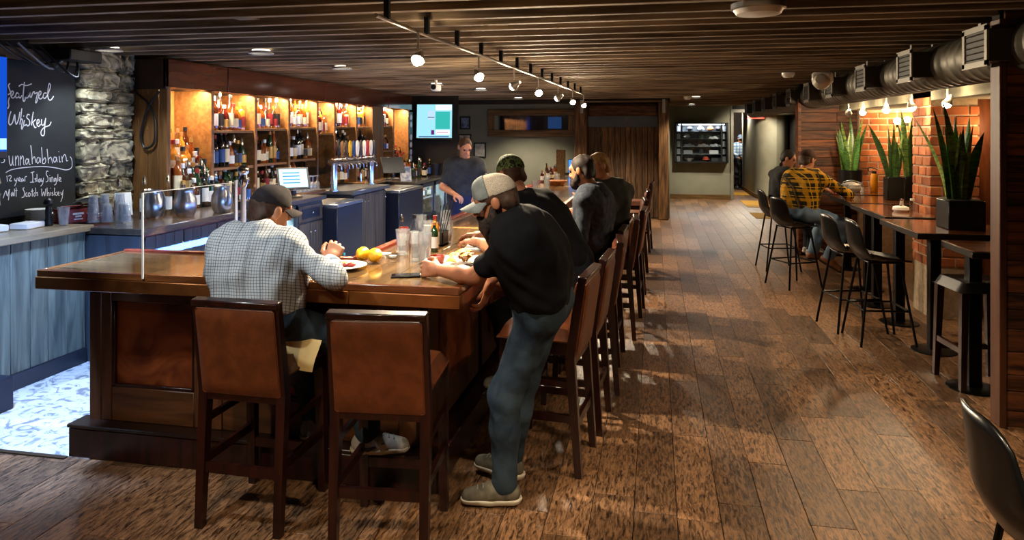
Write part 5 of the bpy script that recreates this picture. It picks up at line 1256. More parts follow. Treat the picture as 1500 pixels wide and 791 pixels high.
# 1: seated at the near leg of the bar
p1, j1 = person('man in grey checked shirt and dark cap seated at the near bar, back turned', (-1.87, 3.17, .885), (-1.93, 3.27, 1.3), (-1.935, 3.37, 1.4), (.5, .83, -.2), ((-2.13, 3.22, 1.245), (-1.72, 3.2, 1.225)),
    ((-2.08, 3.52, 1.115), (-1.595, 3.34, 1.155)), ((-1.76, 3.5, .285, .5, .8), (-1.37, 3.27, .335, .95, .25)), ((-.7, -.6, -.4), (.75, -.75, -.25)), ((-.2, 1, .6), (.35, 1, .6)),
    (CHECK, JEANS, SNEAK), g=1.12, hunch=.07, res=.0078, hair=(HAIRB, .0), hat=(CAPD, CAPD, CAPD, -.05, False), hand_dir=((.1, 1, -.05), (.1, .55, .8)), palm=((0, 0, -1), (-.5, .8, -.5)), curls=((.3, .35, .4, .45), (.95, 1, 1.05, 1.1)), collar=True, seed=3, fold=1.7)
CUFF = mat('pale_blue_cuff', 'a9bccb', rough=.85)
b1 = V(*p1.location); cs = SD(); wv = j1['W'][1]; ev = j1['E'][1]; fd = nrm(wv-ev)
cs.cap(ev+(wv-ev)*.78, ev+(wv-ev)*.95, .047, .046, k=.01).cut(ev+(wv-ev)*.95, fd).cut(ev+(wv-ev)*.74, -fd).noise(.003, 45, 5)
sdobj([(cs, .006)], 'cuff', CUFF, p1, b1, 'pale blue turned-back cuff')
# 2: standing, leaning on the corner
p2, j2 = person('bearded man in black T-shirt and jeans leaning on the bar corner', (-.535, 3.46, .965), (-.665, 3.4, 1.385), (-.76, 3.39, 1.465), (-.93, -.12, -.32), ((-.62, 3.27, 1.325), (-.6, 3.62, 1.33)),
    ((-1.06, 3.44, 1.115), (-.8, 3.46, 1.05)), ((-.715, 3.39, .1, -.93, -.2), (-.74, 3.62, .1, -.9, .3)), ((.2, -.6, -.8), (.5, .6, -.6)), ((-1, -.1, .1), (-1, .1, .1)),
    (BLKT, JEANS, (SUEDE, mat('bone_sole', 'c2b8a2', rough=.7))), g=1.16, hunch=.05, hu=(-.25, 0, 1), res=.0075, s=1.03, hair=(HAIRB, -.025), hat=(CAPG, CAPM, CAPG, -.02, False), beard=(BEARDD, .1),
    hand_dir=((-1, .3, .0), (-.35, -.1, -.95)), palm=((.25, .9, -.35), (-.8, 0, .3)), curls=((.75, .8, .85, .9), (.3, .35, .4, .45)), sleeve='short', seed=11, skin=SKIN2, fold=1.4)
# 3: camouflage cap
CAMO = mat('camouflage_cloth', '1c2417', '5a6a44', rough=.9, ns=26, det=1, lo=.49, hi=.51, dist=2, spec=.2)
p3, j3 = person('man in camouflage cap and black T-shirt seated beyond the bearded man', (-.52, 4.5, .885), (-.86, 4.6, 1.385), (-.945, 4.66, 1.525), (-.75, .62, -.2), ((-.95, 4.42, 1.29), (-.7, 4.79, 1.29)),
    ((-1.1, 4.42, 1.11), (-1.16, 4.72, 1.11)), ((-.86, 4.42, .28, -1, -.1), (-.86, 4.66, .28, -1, .1)), ((.3, -.9, -.4), (.2, .8, -.5)), ((-.8, -.1, .6), (-.8, .1, .6)),
    (BLKT, DGREY, SNEAK), hunch=.08, res=.009, hair=(HAIRB, -.02), hat=(CAMO, CAMO, CAMO, 0, False), hand_dir=((-1, .15, 0), (-1, -.1, 0)), sleeve='short', seed=21)
# 4: grey hoodie
HOODM = mat('slate_hoodie', '2a2f38', '3f4651', rough=.9, ns=30, spec=.2)
p4, j4 = person('dark-bearded man in slate grey hooded top seated along the bar', (-.5, 5.72, .885), (-.5, 5.66, 1.36), (-.57, 5.66, 1.505), (-.9, .3, -.2), ((-.52, 5.45, 1.28), (-.42, 5.86, 1.28)),
    ((-.78, 5.5, 1.0), (-.85, 5.95, 1.12)), ((-.86, 5.62, .28, -1, -.1), (-.86, 5.84, .28, -1, .1)), ((.7, -.6, -.5), (.3, .8, -.5)), ((-.8, -.1, .6), (-.8, .1, .6)),
    (HOODM, JEANS, SNEAK), hunch=.06, res=.0095, hair=(HAIRD, 0), beard=(BEARDD, .02), hand_dir=((-.6, .1, -.6), (-1, .1, 0)), hood=True, seed=31)
# 5: fair-haired man
JACK = mat('dark_green_jacket', '11150f', '1e231b', rough=.85, ns=20)
p5, j5 = person('fair-haired man in a dark jacket facing the hooded man', (-.44, 6.5, .885), (-.44, 6.44, 1.36), (-.5, 6.4, 1.505), (-.8, -.6, -.1), ((-.6, 6.28, 1.28), (-.26, 6.56, 1.28)),
    ((-.86, 6.2, 1.11), (-.52, 6.1, 1.02)), ((-.8, 6.4, .28, -1, -.1), (-.8, 6.62, .28, -1, .1)), ((.2, -.8, -.4), (.8, -.2, -.5)), ((-.8, -.1, .6), (-.8, .1, .6)),
    (JACK, DGREY, SNEAK), hunch=.06, res=.0105, hair=(HAIRF, -.02), seed=41, hand_fine=.005)
# 6: bartender
p6, j6 = person('bartender in dark grey shirt standing behind the bar, head bowed', (-2.36, 8.72, .95), (-2.35, 8.72, 1.47), (-2.33, 8.66, 1.62), (.5, -.75, -.45), ((-2.53, 8.64, 1.4), (-2.16, 8.74, 1.4)),
    ((-2.38, 8.4, 1.05), (-2.1, 8.42, 1.05)), ((-2.46, 8.72, .1, .3, -1), (-2.26, 8.76, .1, .3, -1)), ((-.8, .1, -.6), (.8, .2, -.6)), ((0, -1, .1), (0, -1, .1)),
    (mat('charcoal_shirt', '1b1d20', '282b2e', rough=.9, ns=12), mat('navy_trousers', '10142a', '181d38', rough=.9, ns=9), SNEAK), g=1.05, hunch=.03, res=.0105, hair=(HAIRB, 0), seed=51, hand_fine=.005, apron=False, sleeve='short')
# 7: yellow plaid
PLAID = grid_mat('yellow_plaid', '24210f', [((.86, .5, 0), .105, .3, .1, 'c58f14', .7), ((0, 0, 1), .105, .3, .2, 'c58f14', .7), ((.86, .5, 0), .105, .07, .6, 'd8a52a', .8), ((0, 0, 1), .105, .07, .7, 'd8a52a', .8), ((.86, .5, 0), .21, .12, .32, '0f0e0a', .8)])
BROWNC = mat('brown_cap', '2e1d14', '40291c', rough=.9, ns=12, spec=.2)
p7, j7 = person('man in yellow and black plaid shirt and brown cap at the high table', (1.68, 9.02, .86), (1.77, 9.16, 1.33), (1.81, 9.22, 1.47), (.72, .6, -.25), ((1.6, 9.26, 1.24), (1.97, 8.98, 1.24)),
    ((2.05, 9.5, 1.1), (2.24, 9.22, 1.1)), ((1.86, 9.18, .36, .9, .2), (1.96, 8.84, .36, .85, -.5, -.5)), ((.1, .6, -.6), (.6, -.7, -.5)), ((.8, .4, .4), (.9, -.1, .4)),
    (PLAID, JEANS2, (mat('tan_boot', '7a4a2a', '9a6238', rough=.7), mat('tan_sole', '3a2a1c', rough=.8))), g=1.08, hunch=.07, res=.0095, hair=(HAIRB, 0), hat=(BROWNC, BROWNC, None, 0, False), collar=True, seed=61, hand_fine=.005)
# 8: diner opposite
p8, j8 = person('dark-haired diner in black across from the plaid shirt', (1.62, 10.0, .86), (1.68, 9.98, 1.32), (1.72, 9.97, 1.46), (.85, -.3, -.25), ((1.56, 10.18, 1.24), (1.6, 9.8, 1.24)),
    ((2.16, 9.66, 1.1), (2.1, 9.5, 1.1)), ((1.98, 10.05, .3, .9, -.1), (1.98, 9.85, .3, .9, -.1)), ((.1, .5, -.7), (.1, -.6, -.7)), ((.8, .1, .5), (.8, -.1, .5)),
    (mat('black_sweater', '0c0c0e', '151518', rough=.9, ns=12), DGREY, SNEAK), hunch=.06, res=.0105, s=.95, hair=(HAIRD, .05), seed=71, hand_fine=.005)
copy_tree(sh0, (1.6, 10.02, 0), math.radians(-80), 'black shell stool under the dark-haired diner in black')
# 9: server in the doorway
BLUEP = grid_mat('blue_plaid', '9fb2c2', [((1, 0, 0), .1, .35, .1, '3f5f86', .7), ((0, 0, 1), .1, .35, .2, '3f5f86', .7), ((1, 0, 0), .1, .06, .6, '1c2c48', .8)])
p9, j9 = person('server in pale blue plaid shirt and flat cap standing in the hallway', (2.72, 24.6, .94), (2.72, 24.58, 1.46), (2.74, 24.54, 1.62), (.2, -.95, -.1), ((2.54, 24.58, 1.39), (2.9, 24.58, 1.39)),
    ((2.66, 24.25, 1.05), (3.02, 24.3, 1.08)), ((2.63, 24.6, .1, 0, -1), (2.81, 24.6, .1, 0, -1)), ((-.8, .2, -.6), (.8, .2, -.6)), ((0, -1, .1), (0, -1, .1)),
    (BLUEP, mat('black_apron', '0a0a0b', '121214', rough=.9, ns=8), mat('black_shoe', '0a0a0a', rough=.4)), hunch=.02, res=.0115, hair=(HAIRB, 0), hat=(mat('blue_flat_cap', '4a5f78', '62778f', rough=.9, ns=14), _M['blue_flat_cap'], _M['blue_flat_cap'], .05, False), seed=81, hand_fine=.006)
# ================================================================= THINGS ON THE BAR
BT = 1.0715
def plate_food(label, loc, r=.13):
    t = thing('dinner_plate', label, 'plate', loc)
    MB().lathe([(r*.55, 0), (r*.6, .004), (r*.98, .018), (r, .021), (r*.6, .008), (.001, .007)], n=32).build('plate', WHITE, t)
    return t
pf = plate_food('white plate of food in front of the man in the checked shirt', (-1.66, 3.6, BT), .14)
FOODR, FOODG, FOODY = mat('sauce_red', '7c1d10', rough=.4, ns=20), mat('leaf_green', '4f6b24', '7f8f3a', rough=.6, ns=20), mat('fried_golden', 'b5762a', 'dba850', rough=.6, ns=30)
def blobs(par, name, m, n, r, zr, ext, flat=.6):
    for k in range(n):
        b = bmesh.new(); bmesh.ops.create_icosphere(b, subdivisions=2, radius=1); ph = random.uniform(0, 6)
        for v in b.verts: v.co *= 1+.22*math.sin(5*v.co.x+ph)*math.sin(4*v.co.y+2*ph)
        s_ = random.uniform(*r)
        for v in b.verts: v.co = Vector((v.co.x*s_, v.co.y*s_*.8, v.co.z*s_*flat))
        me = bpy.data.meshes.new(name); b.to_mesh(me); b.free(); me.materials.append(m); me.polygons.foreach_set('use_smooth', [True]*len(me.polygons))
        a, q = random.uniform(0, 6.28), ext*math.sqrt(random.random())
        put(me, name, par, (q*math.cos(a), q*math.sin(a), zr+s_*flat*.6), (0, 0, a))
blobs(pf, 'meat_piece', FOODR, 6, (.018, .028), .008, .06); blobs(pf, 'fried_piece', FOODY, 5, (.018, .026), .01, .08); blobs(pf, 'salad_leaf', FOODG, 3, (.016, .022), .008, .08, .3)
LEM = mat('lemon_peel', 'd99a0c', 'e8b42a', rough=.4, ns=40, bump=.15)
for k, (x, y, z) in enumerate(((-1.80, 3.8, .04), (-1.63, 3.83, .042), (-1.545, 3.8, .042))):
    o = MB().lathe([(.001, -.054), (.008, -.05), (.02, -.04), (.038, -.015), (.04, .01), (.03, .03), (.012, .043), (.006, .052), (.001, .054)], (0, 0, 0), 20, R=Matrix.Rotation(PI/2, 3, 'Y')).build('lemon', LEM)
    o.location = (x, y, BT+z); o.rotation_euler = (0, 0, .5+k); tag(o, f"whole yellow lemon behind the dinner plate, {ORD[k]} from left", 'lemon', 'whole lemons on the bar')
pn = plate_food('white plate of chips and dip before the bearded man', (-1.12, 3.86, BT), .15)
rk = MB().lathe([(.035, 0), (.045, .04), (.041, .04), (.034, .022), (.001, .022)], (0, 0, 0), 20).build('dip_cup', mat('dip_cup_red', '8c2a14', rough=.35), pn, (-.07, -.03, .008)); MB().lathe([(.038, .03), (.001, .032)], (0, 0, 0), 18, cap=False).build('salsa', FOODR, rk)
for k in range(16):
    a = random.uniform(0, 2*PI); r_ = random.uniform(.12, 1)*.075
    MB().grid(lambda u, v: ((u-.5)*.065*(1-v*.9), (v-.5)*.065, .012*math.sin(PI*v)+.008*math.sin(PI*u)), 3, 3).build('chip', FOODY, pn, (.05+r_*math.cos(a)*.8, r_*math.sin(a), .018+.003*k), (random.uniform(-.6, .6), random.uniform(-.6, .6), a))
def drink(label, loc, h=.15, r=.042, liq=None, fill=.6):
    t = thing('drinking_glass', label, 'glass', loc)
    MB().lathe([(r*.74, 0), (r*.76, .004), (r, h), (r*.95, h), (r*.72, .014), (.001, .012)], n=28).build('glass', WARE, t)
    if liq: MB().lathe([(.001, .013), (r*.7, .0145), (r*(.72+.23*fill), h*fill), (.001, h*fill+.0005)], n=24).build('drink', liq, t)
    return t
ICE = glass_mat('ice_water', (.86, .9, .92), .35); AMB = glass_mat('amber_drink', (.62, .36, .12), .4)
drink('tall clear glass nearest the bearded man\'s hand, right of its twin', (-1.275, 3.87, BT), .165, .04, ICE, .7)
drink('tall clear glass left of its twin, behind the bearded man\'s hand', (-1.345, 3.93, BT), .16, .038, ICE, .5)
drink('wide clear pint glass at the left of the glass cluster', (-1.49, 4.1, BT), .15, .043)
drink('clear glass by itself with amber drink before the camouflage cap', (-1.36, 4.58, BT), .15, .045, AMB, .35)
t = thing('soda_can', 'red soda can with a white band behind the glasses', 'can', (-1.6, 4.42, BT))
MB().lathe([(.026, 0), (.033, .008), (.033, .11), (.027, .12)], n=24).build('can', mat('can_red', 'b01818', rough=.25, metal=.5), t); MB().lathe([(.0333, .035), (.0333, .075)], n=24, cap=False).build('print', WHITE, t); MB().lathe([(.027, .12), (.025, .118), (.001, .118)], n=20, cap=False).build('lid', CHROME, t)
t = thing('bar_caddy', 'bar caddy of straws, shakers and napkins beyond the glasses', 'caddy', (-1.44, 4.5, BT))
MB().bx(-.1, .1, -.07, .07, 0, .01).bx(-.1, -.095, -.07, .07, 0, .09).bx(.095, .1, -.07, .07, 0, .09).bx(-.1, .1, -.07, -.065, 0, .09).bx(-.1, .1, .065, .07, 0, .09).build('tray', BLKP, t)
MB().bx(-.04, .04, -.06, -.01, .01, .13).build('napkin_block', PAPER, t)
for k in range(5): MB().cyl((.03+.01*k, .03, .02), (.05+.022*k, .05, .25+.01*k), .003, n=6).build('straw', mat('straw_dark', '1a1a1c', rough=.5), t)
for k, (x, y, s_, c) in enumerate(((-1.56, 4.27, .75, 'clear'), (-1.36, 4.33, .8, 'golden'), (-1.33, 4.22, .7, 'green'), (-1.5, 4.34, .8, 'clear'))):
    o = put(bottle_mesh('slim', c, ('white', 'cream', 'white', 'white')[k], ('silver', 'red', 'cork', 'black')[k]), 'sauce_bottle', None, (x, y, BT)); o.scale = (s_*1.1, s_*1.1, s_*.8)
    tag(o, f"small {c} sauce bottle among the glasses, {ORD[k]} of the cluster", 'bottle', 'sauce bottles on the bar')
for k, (x, y) in enumerate(((-1.42, 4.38), (-1.52, 4.52), (-1.38, 4.62))):
    drink(f"upturned shaker glass by the bar caddy, {ORD[k]} one", (x, y, BT), .17+.02*k, .04)['group'] = 'glasses round the bar caddy'
t = thing('tea_light', 'small glass candle dish on the bar left of the tall glasses', 'candle', (-1.5, 3.96, BT)); MB().lathe([(.035, 0), (.045, .02), (.042, .02), (.033, .006), (.001, .005)], n=22).build('dish', GLASS, t); MB().lathe([(.02, .006), (.02, .016), (.001, .016)], n=14).build('wax', WHITE, t)
o = MB().bx(-.035, .035, -.03, .03, 0, .006).build('coaster', PAPER); o.location = (-1.6, 4.08, BT); tag(o, 'small white paper coaster beside the pint glass', 'coaster')
t = thing('phone', 'black phone lying under the bearded man\'s hand', 'phone', (-1.245, 3.47, BT), .35); MB().box((0, 0, .0045), (.15, .075, .009), ch=.003).build('casing', BLKP, t); MB().box((0, 0, .0092), (.142, .068, .0006)).build('screen', mat('phone_glass', '0a0c10', rough=.06, coat=.5), t)
o = MB().bx(-.14, .14, -.1, .1, 0, .004).build('paper_menu', PAPER); o.location = (-1.05, 4.45, BT); o.rotation_euler[2] = .1; tag(o, 'white paper menu under the hand of the man in the camouflage cap', 'menu')
o = MB().bx(-.1, .1, -.1, .1, 0, .003).build('paper_napkin', PAPER); o.location = (-.97, 4.05, BT); o.rotation_euler[2] = .3; tag(o, 'white napkin right of the chips plate', 'napkin')
nk = MB().grid(lambda u, v: ((u-.5)*.2, (v-.5)*.16, .012*math.sin(6*u)+.01*math.sin(5*v)-.05*u), 8, 8).build('kraft_napkin', mat('kraft_paper', 'b59a63', 'c9b07a', rough=.85, ns=9)); nk.location = (-1.66, 3.09, .79); nk.rotation_euler = (.9, .1, .15); tag(nk, 'tan napkin on the lap of the man in the checked shirt', 'napkin')
# swoosh-like mark on the grey sneaker
sw = [x for x in p1.children if x.name.startswith('shoe')]
an = Vector(j1['A'][1]); td = Vector((.95, .25, 0)).normalized(); sd_ = Vector((td.y, -td.x, 0))
pts = [(-.02, .05), (.0, .035), (.03, .04), (.09, .065)]; v, f = [], []
for i, (q, z) in enumerate(spline(pts)):
    wq = .009*math.sin(PI*min(1, (i+1.5)/20))+.001; c = an-Vector((0, 0, .085))+td*q+sd_*(.0475-.03*max(0, q-.05))+Vector((0, 0, z)); c -= Vector(p1.location)
    v += [c+Vector((0, 0, wq)), c-Vector((0, 0, wq))]
    if i: f.append((2*i-2, 2*i-1, 2*i+1, 2*i))
MB().add(v, f).build('shoe_mark', BLKP, sw[-1] if sw else p1)
# station at the far end of the bar
t = thing('laptop', 'open laptop with a blue screen at the far end of the bar', 'laptop', (-1.42, 12.75, BT), -.35)
MB().box((0, 0, .01), (.34, .24, .02), ch=.004).build('base', BLKP, t); l_ = MB().box((0, .13, .13), (.36, .012, .25), ch=.004).build('lid', BLKP, t); MB().box((0, .122, .13), (.34, .002, .23)).build('screen', glow('laptop_blue', '2f6fc0', 1.3), l_)
o = MB().bx(-.01, .01, -.16, .16, 0, .44, ch=.003).build('menu_stand', FRAMEW); o.location = (-1.6, 12.3, BT); o.rotation_euler[2] = .6; tag(o, 'upright wooden menu board at the far end of the bar', 'menu board')
for k in range(7):
    bottle(-1.66+.05*(k % 2)-.0*k, 10.6+.22*k, BT+.02 if 0 else BT, ['clear', 'brown', 'red', 'amber'], 'far inner edge of the bar', 'small bottles along the far inner edge of the bar', .75)
o = MB().lathe([(.09, 0), (.15, .07), (.14, .07), (.08, .008), (.001, .008)], n=24).build('fruit_basket', mat('basket_brown', '6b3d1c', '8f5a2e', rough=.8, ns=30)); o.location = (-1.35, 9.9, BT); tag(o, 'brown woven basket on the far part of the bar', 'basket')
for k in range(4):
    drink(f"clear water glass on the far part of the bar, {ORD[k]} nearest", (-1.45+.07*(k % 2), 8.7+.5*k, BT))['group'] = 'water glasses on the far part of the bar'
o = MB().bx(-.16, .16, -.11, .11, 0, .012, ch=.002).build('menu_book', mat('menu_cover', '8a5a34', rough=.6)); o.location = (-.62, 6.98, 1.15); o.rotation_euler = (.35, .15, .4); tag(o, 'open brown menu held beyond the fair-haired man', 'menu')
# ================================================================= THINGS ON THE RIGHT SIDE TABLES
TB = 1.031
t = thing('condiment_tray', 'white oval basket of condiments on the diners\' table', 'basket', (2.53, 10.15, TB))
MB().lathe([(.1, 0), (.15, .05), (.145, .05), (.09, .01), (.001, .01)], n=24).build('basket', WHITE, t); MB().lathe([(.12, .03), (.12, .09), (.05, .12), (.02, .13)], n=18).build('foil_wrap', mat('crumpled_foil', 'c8c8c4', rough=.35, metal=.5, ns=30, bump=.6), t); MB().tube([(-.13, 0, .05), (-.09, 0, .13), (0, 0, .15), (.09, 0, .13), (.13, 0, .05)], .005).build('handle', CHROME, t)
def shaker(label, x, y, z=TB):
    t = thing('salt_shaker', label, 'shaker', (x, y, z), 0, 'white salt shakers')
    MB().lathe([(.02, 0), (.024, .01), (.016, .07), (.018, .075)], n=14).build('jar', WHITE, t); MB().lathe([(.018, .075), (.02, .09), (.008, .1)], n=14).build('cap', CHROME, t)
shaker('white salt shaker left of the condiment basket', 2.33, 10.4); shaker('white salt shaker right of the condiment basket', 2.62, 9.95); shaker('white salt shaker on the second table before the pier', 2.48, 8.0)
t = thing('drink_flask', 'tall yellow-orange drink flask with a dark loop cap on the table', 'flask', (2.8, 10.1, TB))
MB().lathe([(.04, 0), (.045, .01), (.045, .2), (.036, .235), (.02, .24)], n=22).build('bottle', mat('flask_yellow', 'd98a0a', rough=.35, coat=.2), t); c = MB().cyl((0, 0, .24), (0, 0, .275), .03).build('cap', BLKP, t); MB().tube(spline([(-.03, 0, .26), (-.07, 0, .28), (-.06, 0, .32), (0, 0, .31), (.04, 0, .29)]), .007).build('loop', BLKP, c)
t = thing('round_candle', 'low round white candle dish on the second table', 'candle', (2.36, 7.64, TB)); MB().lathe([(.06, 0), (.075, .02), (.07, .045), (.04, .055), (.001, .055)], n=22).build('dish', WHITE, t); MB().cyl((0, 0, .055), (0, 0, .066), .012).build('wick_cup', CHROME, t)
t = thing('small_jar', 'small clear jar with a pale top beside the front snake plant', 'jar', (2.5, 7.75, TB)); MB().lathe([(.022, 0), (.026, .01), (.026, .09), (.02, .1)], n=16).build('jar', GLASS, t); MB().lathe([(.022, .1), (.022, .12), (.001, .122)], n=14).build('lid', WHITE, t)
for k, (x, y) in enumerate(((2.4, 9.9), (2.7, 10.4))): drink(f"short water glass on the diners' table, {ORD[k]} from the aisle", (x, y, TB), .11, .036)['group'] = "short glasses on the diners' table"
# ================================================================= CEILING AND FAR THINGS
def canlight(label, x, y, e=4, r=.085):
    t = thing('recessed_light', label, 'ceiling light', (x, y, 2.5), 0, 'recessed ceiling lights')
    MB().lathe([(r, .0), (r*1.25, -.004), (r*1.25, .004), (r, .02)], n=24, cap=False).build('trim_ring', mat('trim_white', 'b8b4aa', rough=.5), t); MB().cyl((0, 0, .028), (0, 0, .03), r*.9, n=20).build('lens', glow('can_lens', (1, .93, .82), e), t)
CN = ['above the near end of the back bar', 'above the second stretch of the back bar', 'over the blackboard and stone wall', 'over the middle of the bar aisle', 'over the far part of the bar aisle', 'before the pass-through window', 'before the trophy case, nearer one', 'before the trophy case, farther one']
for (x, y, c, p), n in zip(CANS, CN): canlight('round recessed light '+n, x, y)
t = thing('ceiling_lamp', 'flat round white ceiling lamp cut by the top edge', 'ceiling light', (.57, 4.24, 2.5)); MB().lathe([(.13, .02), (.14, 0), (.12, -.03), (.001, -.04)], n=28).build('diffuser', WHITE, t); MB().lathe([(.15, .03), (.15, .0), (.14, -.005)], n=28, cap=False).build('rim', STEEL, t)
t = thing('security_camera', 'small black and white camera under the ceiling above the bar aisle', 'camera', (-2.83, 9.05, 2.5)); MB().cyl((0, 0, 0), (0, 0, -.06), .02).build('mount', WHITE, t); b_ = MB().box((0, 0, -.1), (.09, .2, .09), ch=.015).build('body', WHITE, t); MB().cyl((0, -.1, -.1), (0, -.12, -.1), .035).build('lens', BLKP, b_)
def detector(label, x, y): 
    t = thing('smoke_detector', label, 'detector', (x, y, 2.5), 0, 'ceiling smoke detectors'); MB().lathe([(.075, .02), (.075, -.01), (.05, -.04), (.001, -.045)], n=22).build('case', WHITE, t); MB().ball((.03, -.03, -.04), .006).build('light', LCOL['red'], t)
detector('white smoke detector on the ceiling before the trophy case', .62, 14.5); detector('white smoke detector on the ceiling near the duct', 1.55, 9.0)
t = thing('wall_speaker', 'white round-faced speaker hanging beside the duct', 'speaker', (1.75, 8.15, 2.36), -.4); MB().box((0, 0, .03), (.2, .14, .12), ch=.02).build('bracket', WHITE, t); MB().lathe([(.085, 0), (.09, .05), (.05, .1)], (0, -.02, -.02), 22, R=Matrix.Rotation(PI/2.4, 3, 'X')).build('horn', mat('speaker_cream', 'c9c2b0', rough=.5), t)
t = thing('television', 'hanging television showing a pale sports screen at the end of the back bar', 'television', (-4.18, 13.25, 1.68), (-.12, 0, .18))
MB().bx(-.36, .36, 0, .05, 0, .7, ch=.008).build('casing', BLKP, t)
s_ = MB().bx(-.34, .34, -.004, 0, .03, .68).build('screen', glow('tv_pale', '9fe0ee', .62), t)
def tvp(n, c, e, a, b, z0, z1, k=1): MB().bx(a, b, -.004-.002*k, -.004, z0, z1).build(n, glow('tv_'+c, c, e*.55), s_)
tvp('field_patch', '38b8b0', 1.1, .02, .3, .2, .54); tvp('pale_panel', 'b8d4ee', 1.2, -.13, 0, .38, .56); tvp('dark_mark', '1c2a60', .8, -.13, 0, .42, .435, 2); tvp('score_badge', '6a2a78', 1, -.06, 0, .09, .18, 2); tvp('score_banner', 'f0f0f4', 1.6, .03, .3, .09, .18, 2); tvp('banner_text', 'b04a70', 1, .05, .27, .125, .14, 3); tvp('ticker', '2c3a8c', 1, -.3, .28, .04, .06, 2); tvp('white_corner', 'e8f4f8', 1.6, .02, .33, .57, .67, 1)
MB().tube([(-.19, .0, .45), (-.19, 0, .55), (-.15, 0, .62), (-.1, 0, .55), (-.1, 0, .42)], .004).build('sketch_arc', glow('tv_3f6fae', '3f6fae', 1), s_)
MB().bar((0, .05, .4), (0, .25, .7), .05, .05).bar((0, .25, .7), (0, .25, .85), .04, .04).build('ceiling_arm', BLK, t)
struct(MB().bx(-5.0, -3.78, 13.5, 13.56, 1.0, 2.72).build('wall_stub', mat('stub_dark', '17130f', '221b15', rough=.8)))
def picture(label, x, z, w, h, c1, c2, y=15.6):
    t = thing('framed_picture', label, 'picture', (x, y-.015, z)); MB().bx(-w/2, w/2, -.01, .012, -h/2, h/2).build('frame', BLKP, t); MB().bx(-w/2+.03, w/2-.03, -.013, -.01, -h/2+.03, h/2-.03).build('print', mat('print_'+c1, c1, c2, rough=.5, ns=12), t)
picture('dark framed picture with a blue-grey print above the bartender', -4.19, 2.03, .24, .29, '3d4a60', '7a86a0'); picture('white framed notice behind the bartender\'s head', -4.2, 1.66, .3, .24, 'c8c2b4', '8a7a5c'); picture('white sheet pinned right of the bartender', -3.85, 1.42, .28, .34, 'd2ccbc', 'a9a294')
# trophy case on the grey wall
tc = thing('display_case', 'black framed lit display case on the grey wall', 'display case', (1.22, 20.2, 1.0))
MB().bx(-.7, .7, -.02, 0, 0, 1.08).build('back_panel', mat('case_back', '2c3036', rough=.5), tc)
for n, a in (('side', (-.7, -.66, -.26, -.02, 0, 1.08)), ('side', (.66, .7, -.26, -.02, 0, 1.08)), ('top', (-.7, .7, -.26, -.02, 1.05, 1.08)), ('bottom', (-.7, .7, -.26, -.02, 0, .03))): MB().bx(*a).build(n, BLKP, tc)
for x in (-.52, .52): MB().bx(x-.018, x+.018, -.262, -.24, .03, 1.05).build('door_stile', BLKP, tc)
MB().bx(-.66, .66, -.25, -.245, .03, 1.05).build('glass_front', GLASS, tc); MB().cyl((-.6, -.2, 1.035), (.6, -.2, 1.035), .012).build('light_tube', glow('case_tube', (.85, .93, 1), 9), tc)
for k in range(1, 5): MB().bx(-.66, .66, -.22, -.03, .03+.205*k-.006, .03+.205*k).build('shelf', mat('case_shelf', 'a9b4bc', rough=.2), tc)
CI = [('white cap', 'dcdcd8'), ('orange cap', 'b8602c'), ('black cap', '16161a'), ('white shirt', 'd4d6d8'), ('green tin', '5a6a58'), ('grey folded cloth', '7a7f86'), ('white box', 'c9ccd0'), ('red cap', '9c3a20'), ('white bowl', 'e0e0dc')]
def cap_item(par_loc, c, sc_=1):
    t = thing('cap_on_display', '', 'cap', par_loc); MB().ball((0, 0, 0), .085*sc_, 14, 8, sz=.85).build('crown', mat('item_'+c, c, rough=.7), t); MB().lathe([(.11*sc_, -.02), (.11*sc_, -.012), (.02, -.01)], (0, -.05, 0), 16).build('brim', mat('item_'+c, c), t); return t
SN = ['lowest', 'fourth', 'middle', 'second', 'top']
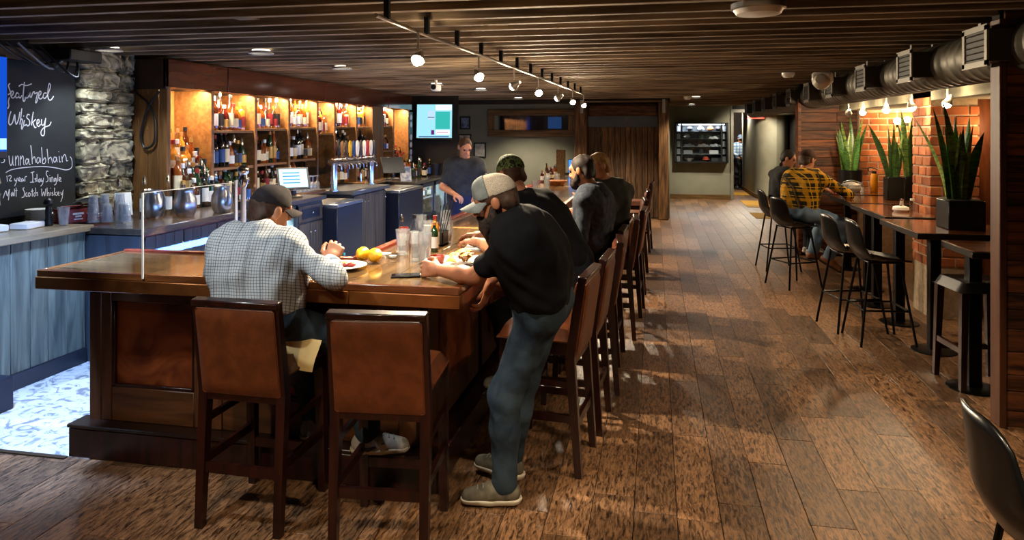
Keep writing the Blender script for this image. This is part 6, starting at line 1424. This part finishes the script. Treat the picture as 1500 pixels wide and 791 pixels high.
for r_, items in enumerate(((('bowl', -.32, 'e0e0dc'), ('cap', .12, '9c3a20'), ('box', .38, '3a3d42')), (('box', -.35, '8a8f94'), ('tin', .0, '2c3038'), ('box', .33, 'd4d6d8')), (('cloth', -.32, '6b727a'), ('cloth', .05, '8a9098'), ('cloth', .36, 'aab0b8')), (('cap', -.38, 'e4e4e0'), ('tin', .0, '5a6a58'), ('cloth', .34, 'e0e2e4')), (('cap', -.3, '22242a'), ('cap', -.02, 'e4e6e8'), ('cap', .24, 'c06a30'), ('cap', .44, '1a1a20')))):
    for k, (kd, x, c) in enumerate(items):
        z = 1.03+.205*r_; lab = f"{ORD[k]} item from left on the {SN[r_]} shelf of the display case"
        if kd == 'cap': o = cap_item((1.22+x, 20.08, z+.075), c, .95); o['label'] = 'small cap, '+lab; o['group'] = 'keepsakes in the display case'
        else:
            b = MB()
            if kd == 'bowl': b.lathe([(.06, 0), (.13, .09), (.12, .09), (.05, .01), (.001, .01)], n=20)
            elif kd == 'tin': b.lathe([(.05, 0), (.055, .01), (.055, .1), (.03, .12)], n=18)
            elif kd == 'box': b.box((0, 0, .05), (.24, .1, .1), ch=.006)
            else: b.grid(lambda u, v: ((u-.5)*.3, (v-.5)*.12, .07*math.sin(PI*u)**.4*math.sin(PI*v)**.4+.012*math.sin(14*u)), 12, 8)
            o = b.build({'bowl': 'white_bowl', 'tin': 'small_tin', 'box': 'boxed_keepsake', 'cloth': 'folded_jersey'}[kd], mat('item_'+c, c, rough=.6)); o.location = (1.22+x, 20.08, z)
            tag(o, {'bowl': 'white bowl, ', 'tin': 'small tin, ', 'box': 'pale boxed keepsake, ', 'cloth': 'folded cloth, '}[kd]+lab, {'cloth': 'cloth'}.get(kd, kd), 'keepsakes in the display case')
    for sx in (-1, 1):
        o = MB().box((0, 0, .07), (.09, .05, .14), ch=.004).build('small_trophy', mat('trophy_silver', 'b5b8bc', rough=.3, metal=.6)); o.location = (1.22+sx*.6, 20.06, 1.03+.205*r_); tag(o, f"silver trinket on the {SN[r_]} shelf, {'left' if sx < 0 else 'right'} side column of the case", 'trinket', 'trinkets in the side columns of the case')
# exit sign and vent at the end of the aisle
ex = thing('exit_sign', 'red lit exit sign hanging at the hallway opening', 'exit sign', (2.62, 20.0, 2.2))
MB().bx(-.22, .22, -.02, .02, 0, .16, ch=.004).build('case', mat('exit_case', '5a0d0a', rough=.4), ex)
b = MB(); gx = -.17
for ch_ in 'EXIT':
    ss = {'E': [((0, 0), (0, 1)), ((0, 0), (.6, 0)), ((0, .5), (.5, .5)), ((0, 1), (.6, 1))], 'X': [((0, 0), (.6, 1)), ((0, 1), (.6, 0))], 'I': [((.3, 0), (.3, 1))], 'T': [((.3, 0), (.3, 1)), ((0, 1), (.6, 1))]}[ch_]
    for (a, c), (d, e) in ss: b.bar((gx+a*.1, -.024, .035+c*.09), (gx+d*.1, -.024, .035+e*.09), .004, .016, up=(0, 1, 0))
    gx += .09
b.build('letters', glow('exit_red', (1, .06, .03), 4), ex); MB().bx(-.02, .02, -.01, .01, .16, .5).build('stem', BLK, ex)
MB().bx(-.22, .22, -.02, .02, -.012, -.001).build('lit_underside', glow('exit_red', (1, .06, .03), 4), ex)
o = MB().bx(2.72, 3.5, 19.2, 19.9, 2.28, 2.51, ch=.01).build('air_handler', mat('pale_sheet', 'a9aa9c', rough=.5)); tag(o, 'pale boxed air unit where the duct ends above the hallway', 'air unit')
MATM = mat('mustard_mat', '8a6212', 'b5851e', rough=.9, ns=40)
for x0, x1, y0, y1, n in ((2.08, 3.05, 15.8, 16.9, 'nearest the tables'), (2.2, 3.1, 18.2, 19.9, 'before the pale rounded wall'), (2.1, 2.68, 21.6, 22.6, 'inside the hallway')):
    o = MB().bx(x0, x1, y0, y1, .001, .012, ch=.004).build('floor_mat', MATM); tag(o, 'mustard yellow floor mat '+n, 'mat', 'mustard floor mats')
tr = thing('serving_tray', 'dark tray of glasses carried by the server in the hallway', 'tray', (2.84, 24.22, 1.08)); MB().lathe([(.2, 0), (.21, .02), (.2, .02), (.19, .006), (.001, .006)], n=24).build('tray', BLKP, tr)
